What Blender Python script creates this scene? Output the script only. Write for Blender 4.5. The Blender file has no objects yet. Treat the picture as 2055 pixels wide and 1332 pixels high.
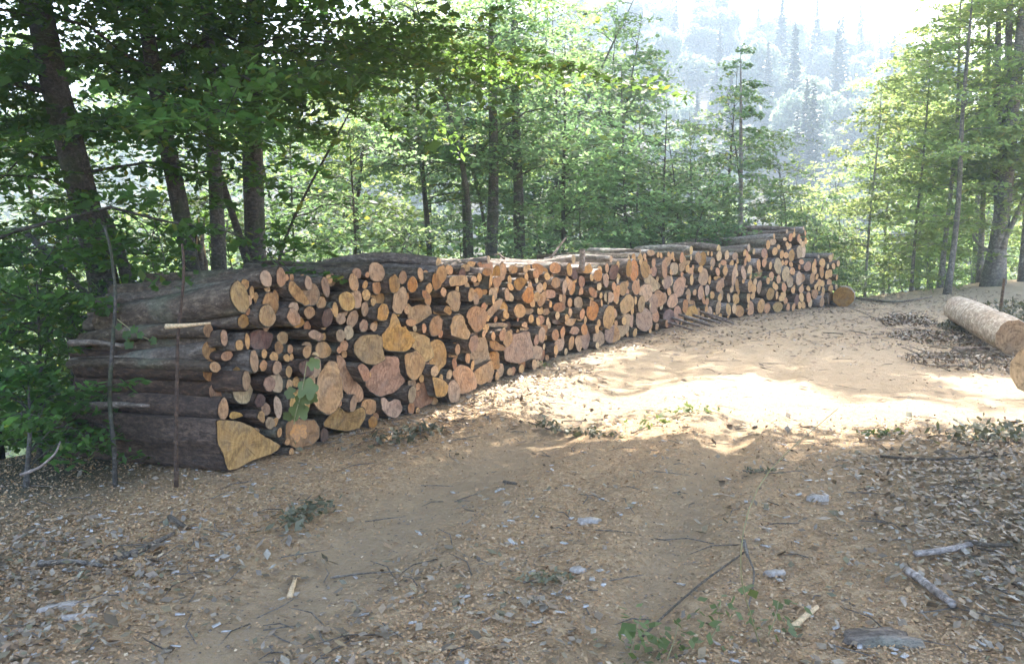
import bpy, math, random
import numpy as np
from mathutils import Vector, Matrix
C = bpy.context.scene
R_ = math.radians
rng = np.random.default_rng(7)
random.seed(7)

# ------------------------------------------------------------------ camera, light
F = 1750.0; CX = 1027.0; HY = 495.0; EYE = 1.65
cam = bpy.data.objects.new('camera', bpy.data.cameras.new('camera'))
C.collection.objects.link(cam); C.camera = cam
cam.location = (0, 0, EYE)
cam.rotation_euler = (R_(90) - math.atan((666 - HY) / F), 0, 0)
cam.data.lens = 36 * F / 2055
cam.data.clip_end = 3000; cam.data.clip_start = 0.05
SUN_AZ, SUN_EL = R_(15), R_(53)          # azimuth clockwise from +Y
S = Vector((math.sin(SUN_AZ) * math.cos(SUN_EL), math.cos(SUN_AZ) * math.cos(SUN_EL), math.sin(SUN_EL)))
w = bpy.data.worlds.new('World'); C.world = w; w.use_nodes = True
nt = w.node_tree; sky = nt.nodes.new('ShaderNodeTexSky')
sky.sky_type = 'NISHITA'; sky.sun_disc = False
sky.sun_elevation = SUN_EL; sky.sun_rotation = SUN_AZ
sky.air_density = 1.0; sky.dust_density = 4.0; sky.ozone_density = 1.0
nt.links.new(sky.outputs[0], nt.nodes['Background'].inputs[0])
nt.nodes['Background'].inputs[1].default_value = 0.15
sd = bpy.data.lights.new('sun', 'SUN'); sd.energy = 3.1; sd.angle = R_(0.53); sd.color = (1, .94, .85)
sun = bpy.data.objects.new('sun', sd); C.collection.objects.link(sun)
sun.rotation_euler = (-S).to_track_quat('-Z', 'Y').to_euler()
vs = C.view_settings
vs.view_transform = 'Standard'; vs.look = 'None'; vs.gamma = 1; vs.exposure = 2.75
cy = C.cycles
cy.use_denoising = True; cy.max_bounces = 7; cy.diffuse_bounces = 4; cy.glossy_bounces = 2
cy.transmission_bounces = 4; cy.volume_bounces = 1; cy.transparent_max_bounces = 4
cy.caustics_reflective = False; cy.caustics_refractive = False

# ------------------------------------------------------------------ small helpers
def tag(o, label=None, cat=None, group=None, kind=None):
    for k, v in (('label', label), ('category', cat), ('group', group), ('kind', kind)):
        if v: o[k] = v
    return o
def mesh_np(name, V, Fc, mat=None, smooth=False):
    V = np.asarray(V, np.float32); me = bpy.data.meshes.new(name)
    if isinstance(Fc, np.ndarray):
        k = Fc.shape[1]; n = len(Fc)
        me.vertices.add(len(V)); me.vertices.foreach_set('co', V.ravel())
        me.loops.add(n * k); me.loops.foreach_set('vertex_index', Fc.astype(np.int32).ravel())
        me.polygons.add(n); me.polygons.foreach_set('loop_start', np.arange(0, n * k, k, dtype=np.int32))
        me.polygons.foreach_set('loop_total', np.full(n, k, np.int32))
    else:
        me.from_pydata(V.tolist(), [], Fc)
    if smooth: me.polygons.foreach_set('use_smooth', np.ones(len(me.polygons), bool))
    me.update(calc_edges=True)
    if mat: me.materials.append(mat)
    return me
def link(name, me, parent=None, loc=None):
    o = bpy.data.objects.new(name, me); C.collection.objects.link(o)
    if parent: o.parent = parent
    if loc is not None: o.location = loc
    return o
class MB:
    def __init__(s): s.v = []; s.f = []; s.n = 0
    def add(s, V, Fc):
        s.v.append(np.asarray(V, float)); s.f += [tuple(i + s.n for i in f) for f in Fc]; s.n += len(V)
    def tube(s, P, rad, k=7, cap=True, noise=0.0):
        P = np.asarray(P, float); n = len(P); rad = np.broadcast_to(rad, (n,)).astype(float)
        T = np.gradient(P, axis=0); T /= np.linalg.norm(T, axis=1)[:, None] + 1e-9
        up = np.array([0, 0, 1.]) if abs(T[0][2]) < .8 else np.array([1., 0, 0])
        V = []; a = np.arange(k) * 2 * np.pi / k
        for i in range(n):
            u = np.cross(T[i], up); u /= np.linalg.norm(u) + 1e-9; v = np.cross(T[i], u)
            r = rad[i] * (1 + noise * rng.normal(size=k))
            V.append(P[i] + (np.cos(a) * r)[:, None] * u + (np.sin(a) * r)[:, None] * v)
        Fc = [(i * k + j, i * k + (j + 1) % k, (i + 1) * k + (j + 1) % k, (i + 1) * k + j) for i in range(n - 1) for j in range(k)]
        if cap: Fc += [tuple(range(k - 1, -1, -1)), tuple((n - 1) * k + j for j in range(k))]
        s.add(np.concatenate(V), Fc)
    def mesh(s, name, mat, smooth=True):
        return mesh_np(name, np.concatenate(s.v), s.f, mat, smooth)
def smooth_path(P, n):
    P = np.asarray(P, float); t = np.r_[0, np.cumsum(np.linalg.norm(np.diff(P, axis=0), axis=1))]
    q = np.linspace(0, t[-1], n)
    L = np.stack([np.interp(q, t, P[:, i]) for i in range(P.shape[1])], 1)
    for _ in range(2): L[1:-1] = .25 * L[:-2] + .5 * L[1:-1] + .25 * L[2:]
    return L
def X(px, d): return (px - CX) / F * d
def Zp(py, d): return EYE - (py - HY) / F * d

# ------------------------------------------------------------------ materials
class NT:
    def __init__(s, name):
        s.m = bpy.data.materials.new(name); s.m.use_nodes = True; s.t = s.m.node_tree; s.t.nodes.clear()
        s.out = s.t.nodes.new('ShaderNodeOutputMaterial')
    def n(s, typ, **kw):
        nd = s.t.nodes.new('ShaderNode' + typ)
        ins = kw.pop('i', {})
        for k, v in kw.items(): setattr(nd, k, v)
        for k, v in ins.items(): s.set(nd, k, v)
        return nd
    def set(s, nd, k, v):
        sock = nd.inputs[k]
        if isinstance(v, bpy.types.NodeSocket): s.t.links.new(v, sock)
        elif isinstance(v, bpy.types.Node): s.t.links.new(v.outputs[0], sock)
        else: sock.default_value = v
    def mix(s, f, a, b, mode='MIX'):
        nd = s.n('Mix', data_type='RGBA', blend_type=mode)
        s.set(nd, 0, f); s.set(nd, 6, a if not isinstance(a, tuple) else (*a, 1)); s.set(nd, 7, b if not isinstance(b, tuple) else (*b, 1))
        return nd.outputs[2]
    def math(s, op, a, b=0.0, c=None, clamp=False):
        nd = s.n('Math', operation=op, use_clamp=clamp); s.set(nd, 0, a); s.set(nd, 1, b)
        if c is not None: s.set(nd, 2, c)
        return nd.outputs[0]
    def noise(s, vec, scale, detail=3, rough=.55, dist=0.0):
        nd = s.n('TexNoise', i={'Scale': scale, 'Detail': detail, 'Roughness': rough, 'Distortion': dist})
        if vec is not None: s.set(nd, 'Vector', vec)
        return nd.outputs[0]
    def ramp(s, f, stops, interp='LINEAR'):
        nd = s.n('ValToRGB'); cr = nd.color_ramp; cr.interpolation = interp
        while len(cr.elements) < len(stops): cr.elements.new(.5)
        for e, (p, c) in zip(cr.elements, stops):
            e.position = p; e.color = (*c, 1) if len(c) == 3 else c
        s.set(nd, 0, f); return nd.outputs[0]
    def scale(s, vec, sc):
        nd = s.n('Mapping'); s.set(nd, 'Vector', vec); nd.inputs['Scale'].default_value = sc; return nd.outputs[0]
    def surf(s, sh): s.t.links.new(sh.outputs[0] if isinstance(sh, bpy.types.Node) else sh, s.out.inputs[0]); return s.m
def g(v): return (v, v, v)

def mat_bark(name, c1, c2, moss=None, sc=6.0, rough=.85):
    t = NT(name); oc = t.n('TexCoord').outputs['Object']; st = t.scale(oc, (.35, 1, 1))
    inf = t.n('ObjectInfo').outputs['Random']
    a = t.noise(st, sc, 5, .65); b = t.noise(st, sc * 6, 4, .7); c = t.noise(oc, sc * .4, 2)
    col = t.mix(t.ramp(a, [(.35, g(0)), (.65, g(1))]), c1, c2)
    col = t.mix(t.ramp(b, [(.42, g(.75)), (.62, g(0))]), col, tuple(x * .45 for x in c1))
    if moss: col = t.mix(t.ramp(c, [(.5, g(0)), (.62, g(.7))]), col, moss)
    hs = t.n('HueSaturation', i={'Color': col, 'Value': t.math('MULTIPLY_ADD', inf, .6, .7), 'Saturation': t.math('MULTIPLY_ADD', inf, -.5, 1.2)})
    d_ = t.noise(t.scale(oc, (.7, 1, 1)), sc * 4, 5, .75); col2 = t.mix(t.ramp(d_, [(.4, g(.5)), (.5, g(0))]), hs.outputs[0], tuple(x * .35 for x in c1))
    col2 = t.mix(t.ramp(d_, [(.56, g(0)), (.66, g(.45))]), col2, tuple(min(1, x * 1.5) for x in c2))
    bp = t.n('Bump', i={'Strength': .9, 'Distance': .03, 'Height': t.math('ADD', t.math('ADD', a, d_), t.math('MULTIPLY', b, .6))})
    return t.surf(t.n('BsdfPrincipled', i={'Base Color': col2, 'Roughness': rough, 'Normal': bp.outputs[0]}))
def mat_cut(name, base, dark, heart):
    """sawn end grain: growth rings round the log's own axis, a darker heart, saw marks and drying cracks"""
    t = NT(name); oc = t.n('TexCoord').outputs['Object']; rnd = t.n('ObjectInfo').outputs['Random']
    sp = t.n('SeparateXYZ', i={0: oc}); Y, Z = sp.outputs[1], sp.outputs[2]
    wob = t.noise(oc, 7, 2)
    r = t.math('SQRT', t.math('ADD', t.math('MULTIPLY', Y, Y), t.math('MULTIPLY', Z, Z)))
    rr = t.math('MULTIPLY_ADD', wob, .035, r)
    ring = t.math('SINE', t.math('MULTIPLY', rr, 430.0)); ring2 = t.math('SINE', t.math('MULTIPLY', rr, 141.0))
    rg = t.math('MULTIPLY_ADD', t.math('ADD', ring, t.math('MULTIPLY', ring2, 1.6)), .26, .5, clamp=True)
    st = t.noise(oc, 13, 5, .65); blot = t.noise(oc, 4.2, 3)
    col = t.mix(t.math('MULTIPLY', rg, .75), dark, base)
    hf = t.math('MULTIPLY', t.ramp(rr, [(.03, g(1)), (.085, g(0))]), t.math('MULTIPLY', rnd, .75))
    col = t.mix(hf, col, heart)
    col = t.mix(t.ramp(blot, [(.42, g(0)), (.62, g(.75))]), col, dark)
    col = t.mix(t.ramp(st, [(.40, g(.75)), (.52, g(0))]), col, tuple(x * .5 for x in dark))
    fib = t.noise(t.scale(oc, (1, 90, 12)), 1, 4, .7); col = t.mix(t.ramp(fib, [(.5, g(0)), (.72, g(.5))]), col, tuple(min(1, x * 1.25) for x in base))
    gry = t.noise(t.n('VectorMath', operation='ADD', i={0: oc, 1: t.n('CombineXYZ', i={0: t.math('MULTIPLY', rnd, 37)}).outputs[0]}).outputs[0], 5, 3); col = t.mix(t.ramp(gry, [(.5, g(0)), (.7, g(.35))]), col, (.3, .23, .17))
    ang = t.math('ARCTAN2', Y, Z)
    cr = t.noise(t.n('CombineXYZ', i={0: t.math('MULTIPLY', ang, 5.0), 1: t.math('MULTIPLY', r, 2.5), 2: t.math('MULTIPLY', rnd, 50)}).outputs[0], 2.6, 2)
    cr = t.math('ADD', cr, t.math('MULTIPLY', t.math('FRACT', t.math('MULTIPLY', rnd, 5.1)), .13))
    col = t.mix(t.ramp(cr, [(.33, g(.7)), (.38, g(0))]), col, tuple(x * .3 for x in dark))
    saw = t.noise(t.scale(oc, (1, 2, 60)), 3, 3)
    hs = t.n('HueSaturation', i={'Color': col, 'Hue': t.math('MULTIPLY_ADD', rnd, .026, .487), 'Saturation': t.math('MULTIPLY_ADD', t.math('FRACT', t.math('MULTIPLY', rnd, 7.3)), .35, .75), 'Value': t.math('MULTIPLY_ADD', t.math('FRACT', t.math('MULTIPLY', rnd, 13.7)), .5, .72)})
    bp = t.n('Bump', i={'Strength': .5, 'Distance': .008, 'Height': t.math('ADD', saw, t.math('ADD', st, t.math('MULTIPLY', cr, 1.0)))})
    return t.surf(t.n('BsdfPrincipled', i={'Base Color': hs.outputs[0], 'Roughness': .8, 'Normal': bp.outputs[0]}))
def mat_leaf(name, c1, c2, tr, trans=.45, yellow=None, brown=None):
    t = NT(name); geo = t.n('NewGeometry').outputs['Random Per Island']; rnd = t.n('ObjectInfo').outputs['Random']
    col = t.mix(geo, c1, c2)
    oc = t.n('TexCoord').outputs['Object']
    tc = t.mix(t.noise(oc, .9, 2), tr, tuple(x * .6 for x in tr))
    if yellow: tc = t.mix(t.math('GREATER_THAN', geo, .95), tc, yellow)
    v = t.math('MULTIPLY_ADD', rnd, .35, .83)
    hs = t.n('HueSaturation', i={'Color': col, 'Value': v}); ht = t.n('HueSaturation', i={'Color': tc, 'Value': v, 'Hue': t.math('MULTIPLY_ADD', rnd, .03, .485)})
    d = t.n('BsdfPrincipled', i={'Base Color': hs.outputs[0], 'Roughness': .5, 'Specular IOR Level': .4}); tl = t.n('BsdfTranslucent', i={0: ht.outputs[0]})
    return t.surf(t.n('MixShader', i={0: trans, 1: d.outputs[0], 2: tl.outputs[0]}))
def mat_flakes(name, stops, rough=.8):
    t = NT(name); geo = t.n('NewGeometry').outputs['Random Per Island']
    col = t.ramp(geo, stops)
    oc = t.n('TexCoord').outputs['Object']
    col = t.mix(t.ramp(t.noise(oc, 60, 2), [(.4, g(.4)), (.6, g(0))]), col, (.12, .09, .06))
    return t.surf(t.n('BsdfPrincipled', i={'Base Color': col, 'Roughness': rough}))
M = {}
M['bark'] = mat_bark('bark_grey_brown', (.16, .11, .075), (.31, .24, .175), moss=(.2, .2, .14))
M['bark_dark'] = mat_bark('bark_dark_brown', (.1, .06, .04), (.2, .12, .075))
M['bark_pale'] = mat_bark('bark_pale_pinkish', (.3, .23, .19), (.52, .43, .38), sc=5)  # also the painted sunlit tone of the stack's top logs
M['bark_tree'] = mat_bark('tree_bark', (.1, .085, .07), (.2, .175, .15), moss=(.07, .085, .035), sc=9)
M['bark_bare'] = mat_bark('bare_sapwood', (.5, .38, .28), (.74, .64, .52), sc=3)
M['bark_beech'] = mat_bark('beech_bark', (.2, .185, .16), (.36, .335, .3), moss=(.14, .15, .09), sc=3)
M['cut_yellow'] = mat_cut('cut_wood_yellow', (.62, .37, .145), (.38, .2, .075), (.24, .12, .055))
M['cut_ochre'] = mat_cut('cut_wood_ochre', (.54, .32, .14), (.33, .17, .07), (.2, .1, .05))
M['cut_tan'] = mat_cut('cut_wood_tan', (.6, .335, .145), (.36, .175, .07), (.24, .11, .055))
M['cut_pink'] = mat_cut('cut_wood_pinkish', (.6, .36, .165), (.38, .2, .085), (.25, .1, .055))
M['cut_orange'] = mat_cut('cut_wood_orange', (.6, .31, .115), (.38, .17, .055), (.28, .11, .045))
M['cut_pale'] = mat_cut('cut_wood_pale', (.64, .44, .24), (.46, .28, .13), (.36, .2, .1))
M['cut_brown'] = mat_cut('cut_wood_rotten', (.22, .095, .05), (.11, .05, .03), (.07, .035, .02))
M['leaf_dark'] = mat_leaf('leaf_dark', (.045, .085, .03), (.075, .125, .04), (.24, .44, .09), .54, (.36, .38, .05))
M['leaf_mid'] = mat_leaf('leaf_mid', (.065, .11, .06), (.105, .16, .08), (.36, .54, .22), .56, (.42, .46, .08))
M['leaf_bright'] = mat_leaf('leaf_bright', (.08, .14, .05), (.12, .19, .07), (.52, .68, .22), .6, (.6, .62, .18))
M['leaf_hill'] = mat_leaf('leaf_far', (.09, .13, .08), (.14, .18, .11), (.34, .44, .24), .4)
M['needle'] = mat_leaf('needles', (.02, .045, .022), (.035, .065, .03), (.05, .09, .03), .2)
M['leaf_weed'] = mat_leaf('weed_leaf', (.1, .14, .05), (.17, .2, .08), (.24, .32, .08), .35)
M['litter'] = mat_flakes('dry_leaf_litter', [(0, (.1, .075, .05)), (.25, (.25, .2, .15)), (.45, (.24, .14, .07)), (.62, (.36, .32, .26)), (.75, (.34, .22, .12)), (.88, (.15, .15, .09)), (1, (.22, .15, .09))], .5)
M['sawdust'] = mat_flakes('sawdust_flakes', [(0, (.5, .29, .14)), (.35, (.6, .38, .2)), (.6, (.34, .2, .1)), (.85, (.5, .34, .2)), (1, (.72, .55, .36))], .9)
M['grit'] = mat_flakes('grit', [(0, (.1, .075, .055)), (.5, (.2, .15, .11)), (1, (.3, .26, .22))], .9)
M['debris'] = mat_flakes('track_debris', [(0, (.1, .075, .055)), (.3, (.25, .17, .11)), (.55, (.5, .36, .24)), (.75, (.18, .14, .1)), (1, (.42, .36, .3))], .85)
M['dead_leaf'] = mat_flakes('orange_leaf', [(0, (.5, .2, .05)), (1, (.55, .25, .07))], .6)
M['barkchip'] = mat_flakes('bark_chips', [(0, (.5, .48, .46)), (.3, (.5, .4, .3)), (.5, (.3, .22, .16)), (.7, (.62, .6, .58)), (1, (.45, .42, .4))], .7)
M['twig'] = mat_bark('twig_bark', (.2, .16, .12), (.34, .28, .22), sc=14)
M['splinter'] = mat_flakes('fresh_splinter', [(0, (.66, .45, .25)), (1, (.75, .55, .33))], .8)
M['stalk'] = mat_flakes('dry_stalk', [(0, (.3, .28, .13)), (1, (.36, .33, .16))], .8)
M['greygreen'] = mat_leaf('wilted_leaf', (.1, .1, .055), (.22, .2, .13), (.16, .18, .07), .2)

# ------------------------------------------------------------------ the ground
# plan line of the foot of the stacked logs (x, y), as read off the photograph on flat ground
BC = [(-2.35, 5.55), (-2.08, 6.2), (-1.72, 6.92), (-1.42, 7.6), (-.92, 8.65), (-.38, 10.0), (.14, 11.4), (.72, 12.9), (1.45, 14.25), (2.5, 16.4), (4.0, 18.9), (6.3, 21.4), (9.2, 24.7)]
BP = smooth_path(BC, 600)
BS = np.r_[0, np.cumsum(np.linalg.norm(np.diff(BP, axis=0), axis=1))]
BU = CX + F * BP[:, 0] / BP[:, 1]                      # photo column of each plan point
EDGE = np.array([(-60, -40), (-9, 0), (-5.0, 4.2), (-3.6, 6.9), (-2.9, 8.6), (-1.9, 11.0), (-.7, 13.6), (1.2, 16.9), (3.1, 19.9), (5.7, 22.8), (8.6, 25.9), (13, 28.6), (22, 33), (45, 42), (140, 60), (700, 120)], float)
def edge_dist(x, y):
    best = np.full(np.shape(x), 1e9); sg = np.ones(np.shape(x))
    for a, b in zip(EDGE[:-1], EDGE[1:]):
        d = b - a; L = d @ d
        t = np.clip(((x - a[0]) * d[0] + (y - a[1]) * d[1]) / L, 0, 1)
        dx = x - a[0] - t * d[0]; dy = y - a[1] - t * d[1]; q = np.hypot(dx, dy)
        c = d[0] * dy - d[1] * dx
        m = q < best; best = np.where(m, q, best); sg = np.where(m, np.sign(c), sg)
    return best * sg
RUT = smooth_path([(-2.3, 1.2), (-1.25, 3.4), (-.35, 6.0), (.4, 8.1), (1.5, 10.6), (2.6, 13.4), (4.6, 17), (8.5, 21), (14, 25)], 120)
def rut_dist(x, y):
    q = np.full(np.shape(x), 1e9)
    for p in RUT: q = np.minimum(q, np.minimum(np.hypot(x - p[0], y - p[1]), np.hypot(x - p[0] - 1.55, y - p[1] + .45) * 1.5 + .12))
    return q
def sst(a, b, v):
    t = np.clip((v - a) / (b - a), 0, 1); return t * t * (3 - 2 * t)
def wav(x, y, k):
    r = np.random.default_rng(k); o = 0
    for i in range(7):
        a = r.uniform(0, 6.28); f = r.uniform(.7, 1.5); p = r.uniform(0, 6.28)
        o = o + np.sin((x * math.cos(a) + y * math.sin(a)) * f + p + 1.1 * np.sin((x * math.sin(a) - y * math.cos(a)) * f * .6 + p * 2))
    return o / 7
def H(x, y, ruts=True):
    x = np.asarray(x, float); y = np.asarray(y, float)
    d = edge_dist(x, y); o = np.maximum(d, 0)
    z = -.62 * (np.sqrt(o * o + 1.5) - 1.2247) ; z = np.maximum(z, -15 - .02 * o)
    z = z + .5 * sst(9, 19, x) * sst(16, 31, y) * (d < 1.5)
    rise = sst(70, 300, y) * (d > 0)
    ridge = 43 + 29 * np.exp(-((x - 30) / 75) ** 2) + 5 * wav(x * .05, y * .05, 5)
    z = z + rise * (ridge + 14)
    z = z + .028 * wav(x * 1.7, y * 1.7, 1) + .012 * wav(x * 6, y * 6, 2) + sst(-2, 3, d) * .1 * wav(x * .8, y * .8, 3)
    z = z + .03 * sst(12, 15, y) * (1 - sst(30, 40, y)) * (wav(x * 2.6, y * 2.6, 51) + .6 * wav(x * 5, y * 5, 52)) * (d < 0)
    z = z + sst(1.6, 3.2, x - .12 * y) * .05 * (1 + wav(x * 3, y * 3, 4)) * (y < 9)
    if ruts:
        q = rut_dist(x, y); inside = np.exp(-((q - .0) / .38) ** 2)
        z = z - .06 * inside * (d < 0) + .03 * np.exp(-((q - .62) / .18) ** 2) * (d < 0)
    return z
def grow(a, b, step, lo, hi, k=1.09):
    c = list(np.arange(a, b + 1e-6, step)); s = step; v = a; L = []
    while v > lo: s *= k; v -= s; L.append(v)
    s = step; v = b; U = []
    while v < hi: s *= k; v += s; U.append(v)
    return np.array(L[::-1] + c + U)
gx = grow(-5, 9, .08, -900, 900); gy = grow(1.5, 22, .085, -500, 1100)
GX, GY = np.meshgrid(gx, gy); GZ = H(GX, GY)
fine = (rng.normal(size=GZ.shape) * .007) * (np.abs(GX) < 12) * (GY < 26); GZ += fine
nx, ny = len(gx), len(gy); idx = np.arange(nx * ny).reshape(ny, nx)
Q = np.stack([idx[:-1, :-1], idx[:-1, 1:], idx[1:, 1:], idx[1:, :-1]], -1).reshape(-1, 4)
t = NT('ground_soil'); oc = t.n('TexCoord').outputs['Object']
at = t.n('Attribute', attribute_name='mask'); ms = t.n('SeparateColor', i={0: at.outputs['Color']})
n1 = t.noise(oc, 1.3, 4); n2 = t.noise(oc, 45, 5, .7); n3 = t.noise(oc, 9, 5, .65); n4 = t.noise(oc, 150, 3, .7)
soil = t.mix(n3, (.29, .195, .11), (.46, .33, .19))
soil = t.mix(t.ramp(n2, [(.5, g(0)), (.7, g(.6))]), soil, (.36, .29, .23))
dust = t.mix(n2, (.38, .205, .085), (.68, .42, .185)); dust = t.mix(t.ramp(n4, [(.4, g(.6)), (.55, g(0))]), dust, (.22, .13, .07))
sand = t.mix(n3, (.32, .235, .15), (.47, .37, .25))
f1 = t.math('MULTIPLY', ms.outputs[0], t.ramp(t.math('ADD', t.math('MULTIPLY', n3, .6), t.math('MULTIPLY', n1, .5)), [(.38, g(0)), (.6, g(1))]))
vo = t.n('TexVoronoi', i={'Vector': oc, 'Scale': 55.0, 'Randomness': 1.0}); vs2 = t.n('SeparateColor', i={0: vo.outputs['Color']}).outputs[0]
dust = t.mix(t.ramp(vs2, [(.3, g(0)), (.9, g(.8))]), dust, (.7, .5, .3)); dust = t.mix(t.ramp(vs2, [(0, g(.75)), (.3, g(0))]), dust, (.2, .13, .08))
col = t.mix(f1, soil, dust); col = t.mix(ms.outputs[1], col, sand)
forest = t.mix(n3, (.05, .045, .022), (.1, .085, .045)); col = t.mix(ms.outputs[2], col, forest)
bp = t.n('Bump', i={'Strength': .9, 'Distance': .04, 'Height': t.math('ADD', t.math('MULTIPLY', n2, .6), t.math('ADD', n3, t.math('MULTIPLY', n4, .25)))})
M['ground'] = t.surf(t.n('BsdfPrincipled', i={'Base Color': col, 'Roughness': .95, 'Normal': bp.outputs[0]}))
gm = mesh_np('ground', np.stack([GX, GY, GZ], -1).reshape(-1, 3), Q, M['ground'], True)
dE = edge_dist(GX, GY); qR = rut_dist(GX, GY)
def base_dist(x, y):
    q = np.full(np.shape(x), 1e9)
    for p in BP[::6]: q = np.minimum(q, np.hypot(x - p[0], y - p[1]))
    return q
def dust_amt(x, y, q, b):
    a = .95 * np.exp(-(b / 1.6) ** 2) + .62 + .3 * wav(x * 1.2, y * 1.2, 9)
    a = a * (1 - .97 * np.exp(-(q / .46) ** 2)) * (1 - .75 * sst(8.5, 11, y))
    return np.clip(a, 0, 1)
bD = base_dist(GX, GY)
rightm = sst(1.2, 2.4, GX - .1 * GY + .4 * wav(GX * 1.5, GY * 1.5, 21)) * (1 - sst(6.4, 7.8, GY)) * (GY > -2)
mk = np.stack([dust_amt(GX, GY, qR, bD) * (1 - .8 * rightm), sst(7.5, 9.5, GY + .25 * GX) * .9 * (1 - .5 * sst(13, 15, GY - .1 * GX) * (1 - sst(21, 25, GY))) * (dE < 0), .45 * rightm + .65 * sst(-1.7, -3.2, GX + .3 * wav(GX * 2, GY * 2, 31)) * (dE < .5) + sst(-1.4, .6, dE) * (1 - sst(9, 14, GX) * sst(24, 26, GY) * (dE < 1) * 1.0), np.ones_like(GX)], -1)  # sand mask drops on the far track: tree shade painted as darker soil
at = gm.color_attributes.new('mask', 'FLOAT_COLOR', 'POINT'); at.data.foreach_set('color', mk.reshape(-1, 4).astype(np.float32).ravel())
tag(link('ground', gm), kind='structure')

# ------------------------------------------------------------------ the log stack
PX_AZ = ([300, 440, 950, 1200, 1300, 1600, 1750], [-68, -67, -62, -57, -55, -46, -44])
def face_at(px):
    """plan point of the stack's face in photo column px: s, x, y"""
    return (np.interp(px, BU, BS), np.interp(px, BU, BP[:, 0]), np.interp(px, BU, BP[:, 1]))
def s_pt(s):
    x, y = np.interp(s, BS, BP[:, 0]), np.interp(s, BS, BP[:, 1])
    x2, y2 = np.interp(s + .2, BS, BP[:, 0]), np.interp(s + .2, BS, BP[:, 1])
    x1, y1 = np.interp(s - .2, BS, BP[:, 0]), np.interp(s - .2, BS, BP[:, 1])
    tt = np.array([x2 - x1, y2 - y1]); return x, y, tt / np.linalg.norm(tt)
CROPS = {2: (420, 480, .3453), 3: (820, 480, .2403), 4: (1180, 430, .2628), 5: (1150, 430, .2027), 6: (1400, 430, .1727), 7: (880, 490, .146)}
LOGS_PX = []      # (polygon in photo pixels, opts)
def E(c, txt):
    ox, oy, k = CROPS[c]
    for ln in txt.strip().split(';'):
        p = ln.split()
        if not p: continue
        o = {}
        while p and p[-1][0] in '@!': 
            q = p.pop(); o['key' if q[0] == '@' else 'mat'] = q[1:]
        v = [float(q) for q in p]; cx_, cy_, rx, ry = v[:4]; tl = R_(v[4]) if len(v) > 4 else 0
        n = 18; a = np.arange(n) * 2 * np.pi / n
        ph = random.uniform(0, 6.28); am = random.uniform(.01, .05); m = random.choice([2, 3, 3, 4])
        rr = (1 + am * np.sin(m * a + ph) + .03 * rng.normal(size=n))
        x = rx * np.cos(a) * rr; y = ry * np.sin(a) * rr
        o['round'] = True
        LOGS_PX.append((np.stack([ox + k * (cx_ + x * math.cos(tl) - y * math.sin(tl)), oy + k * (cy_ + x * math.sin(tl) + y * math.cos(tl))], 1), o))
def PG(c, txt, **o):
    ox, oy, k = CROPS[c]
    v = np.array([[float(b) for b in a.split(',')] for a in txt.split()])
    P = np.stack([ox + k * v[:, 0], oy + k * v[:, 1]], 1)
    Q_ = []                                             # subdivide and soften the outline
    for a, b in zip(P, np.roll(P, -1, 0)):
        n = max(2, int(np.linalg.norm(b - a) / 6))
        for i in range(n): Q_.append(a + (b - a) * i / n)
    Q_ = np.array(Q_); Q_ = .2 * np.roll(Q_, 1, 0) + .6 * Q_ + .2 * np.roll(Q_, -1, 0)
    Q_ += rng.normal(size=Q_.shape) * .5
    o['split'] = True; LOGS_PX.append((Q_, o))
E(2, '''155 340 57 94 -6 @big !yellow; 385 220 28 58 -4 @second !tan; 272 305 17 38 !tan; 312 338 15 34 !tan; 362 380 48 78 -4 !yellow; 278 450 53 66 !yellow @pair;
430 332 20 40 !tan; 590 318 44 70 5 !tan; 422 455 37 53 !tan; 515 480 40 34 !yellow; 555 425 27 36 !tan; 662 275 24 60 -12 !tan; 790 250 22 55 -4 !pale @white;
865 200 27 35 !tan; 860 262 26 40 !tan; 958 190 43 60 !orange @cup; 958 275 27 46 !orange; 996 345 33 44 !yellow; 755 360 36 62 -4 !pink; 708 408 14 46 !tan; 755 460 28 36 !tan; 680 492 24 36 !yellow;
840 340 22 72 !tan; 890 322 20 34 !tan; 845 465 30 56 20 !tan; 795 542 30 44 12 !pale; 1075 220 24 40 !orange; 1145 263 27 48 6 !orange; 1205 200 14 38 !tan; 1270 235 24 58 !orange; 1318 305 14 28 !yellow; 1278 308 14 24 !yellow;
1365 350 22 68 !orange; 1130 400 14 52 !yellow; 1340 415 19 30 !yellow; 1105 480 13 22 !yellow; 1152 482 24 22 !yellow; 940 510 21 28 !pale; 465 573 37 39 !yellow; 540 552 40 27 20 !tan; 640 560 44 28 28 !tan;
212 592 16 48 !pale; 118 570 20 50 !yellow @pole; 325 585 84 60 !brown @rotten; 425 632 26 42 !yellow; 440 690 18 26 -25 !yellow; 538 655 26 38 !pale; 604 630 32 36 !tan; 684 645 47 50 !yellow @yel; 652 745 31 44 !yellow; 224 710 28 70 !pale @bean;
66 745 30 33 -20 !yellow; 140 680 36 26 -30 !orange; 335 748 32 42 !tan; 398 725 14 25 !pale; 130 828 25 60 !yellow; 218 896 58 72 12 !pale @oat; 375 835 40 66 !pale @twin; 432 850 20 34 !tan; 500 750 40 48 !brown; 98 1000 33 72 4 !yellow; 288 945 30 42 !brown;
340 998 29 38 !yellow; 405 985 22 72 -6 !pale; 168 1038 40 26 8 !yellow; 256 1045 26 42 !yellow; 330 1078 30 38 !yellow; 285 1125 22 16 !yellow; 358 1132 16 30 !yellow; 850 775 36 58 -25 !orange; 940 985 46 52 !tan; 1340 655 42 82 !tan; 1345 745 34 40 !tan; 1305 965 26 24 !pale; 1060 760 10 10 !tan''')
LOGS_PX.pop()
PG(2, '440,235 475,240 530,310 578,382 545,392 480,345 445,300', mat='tan', key='wedge')
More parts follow.
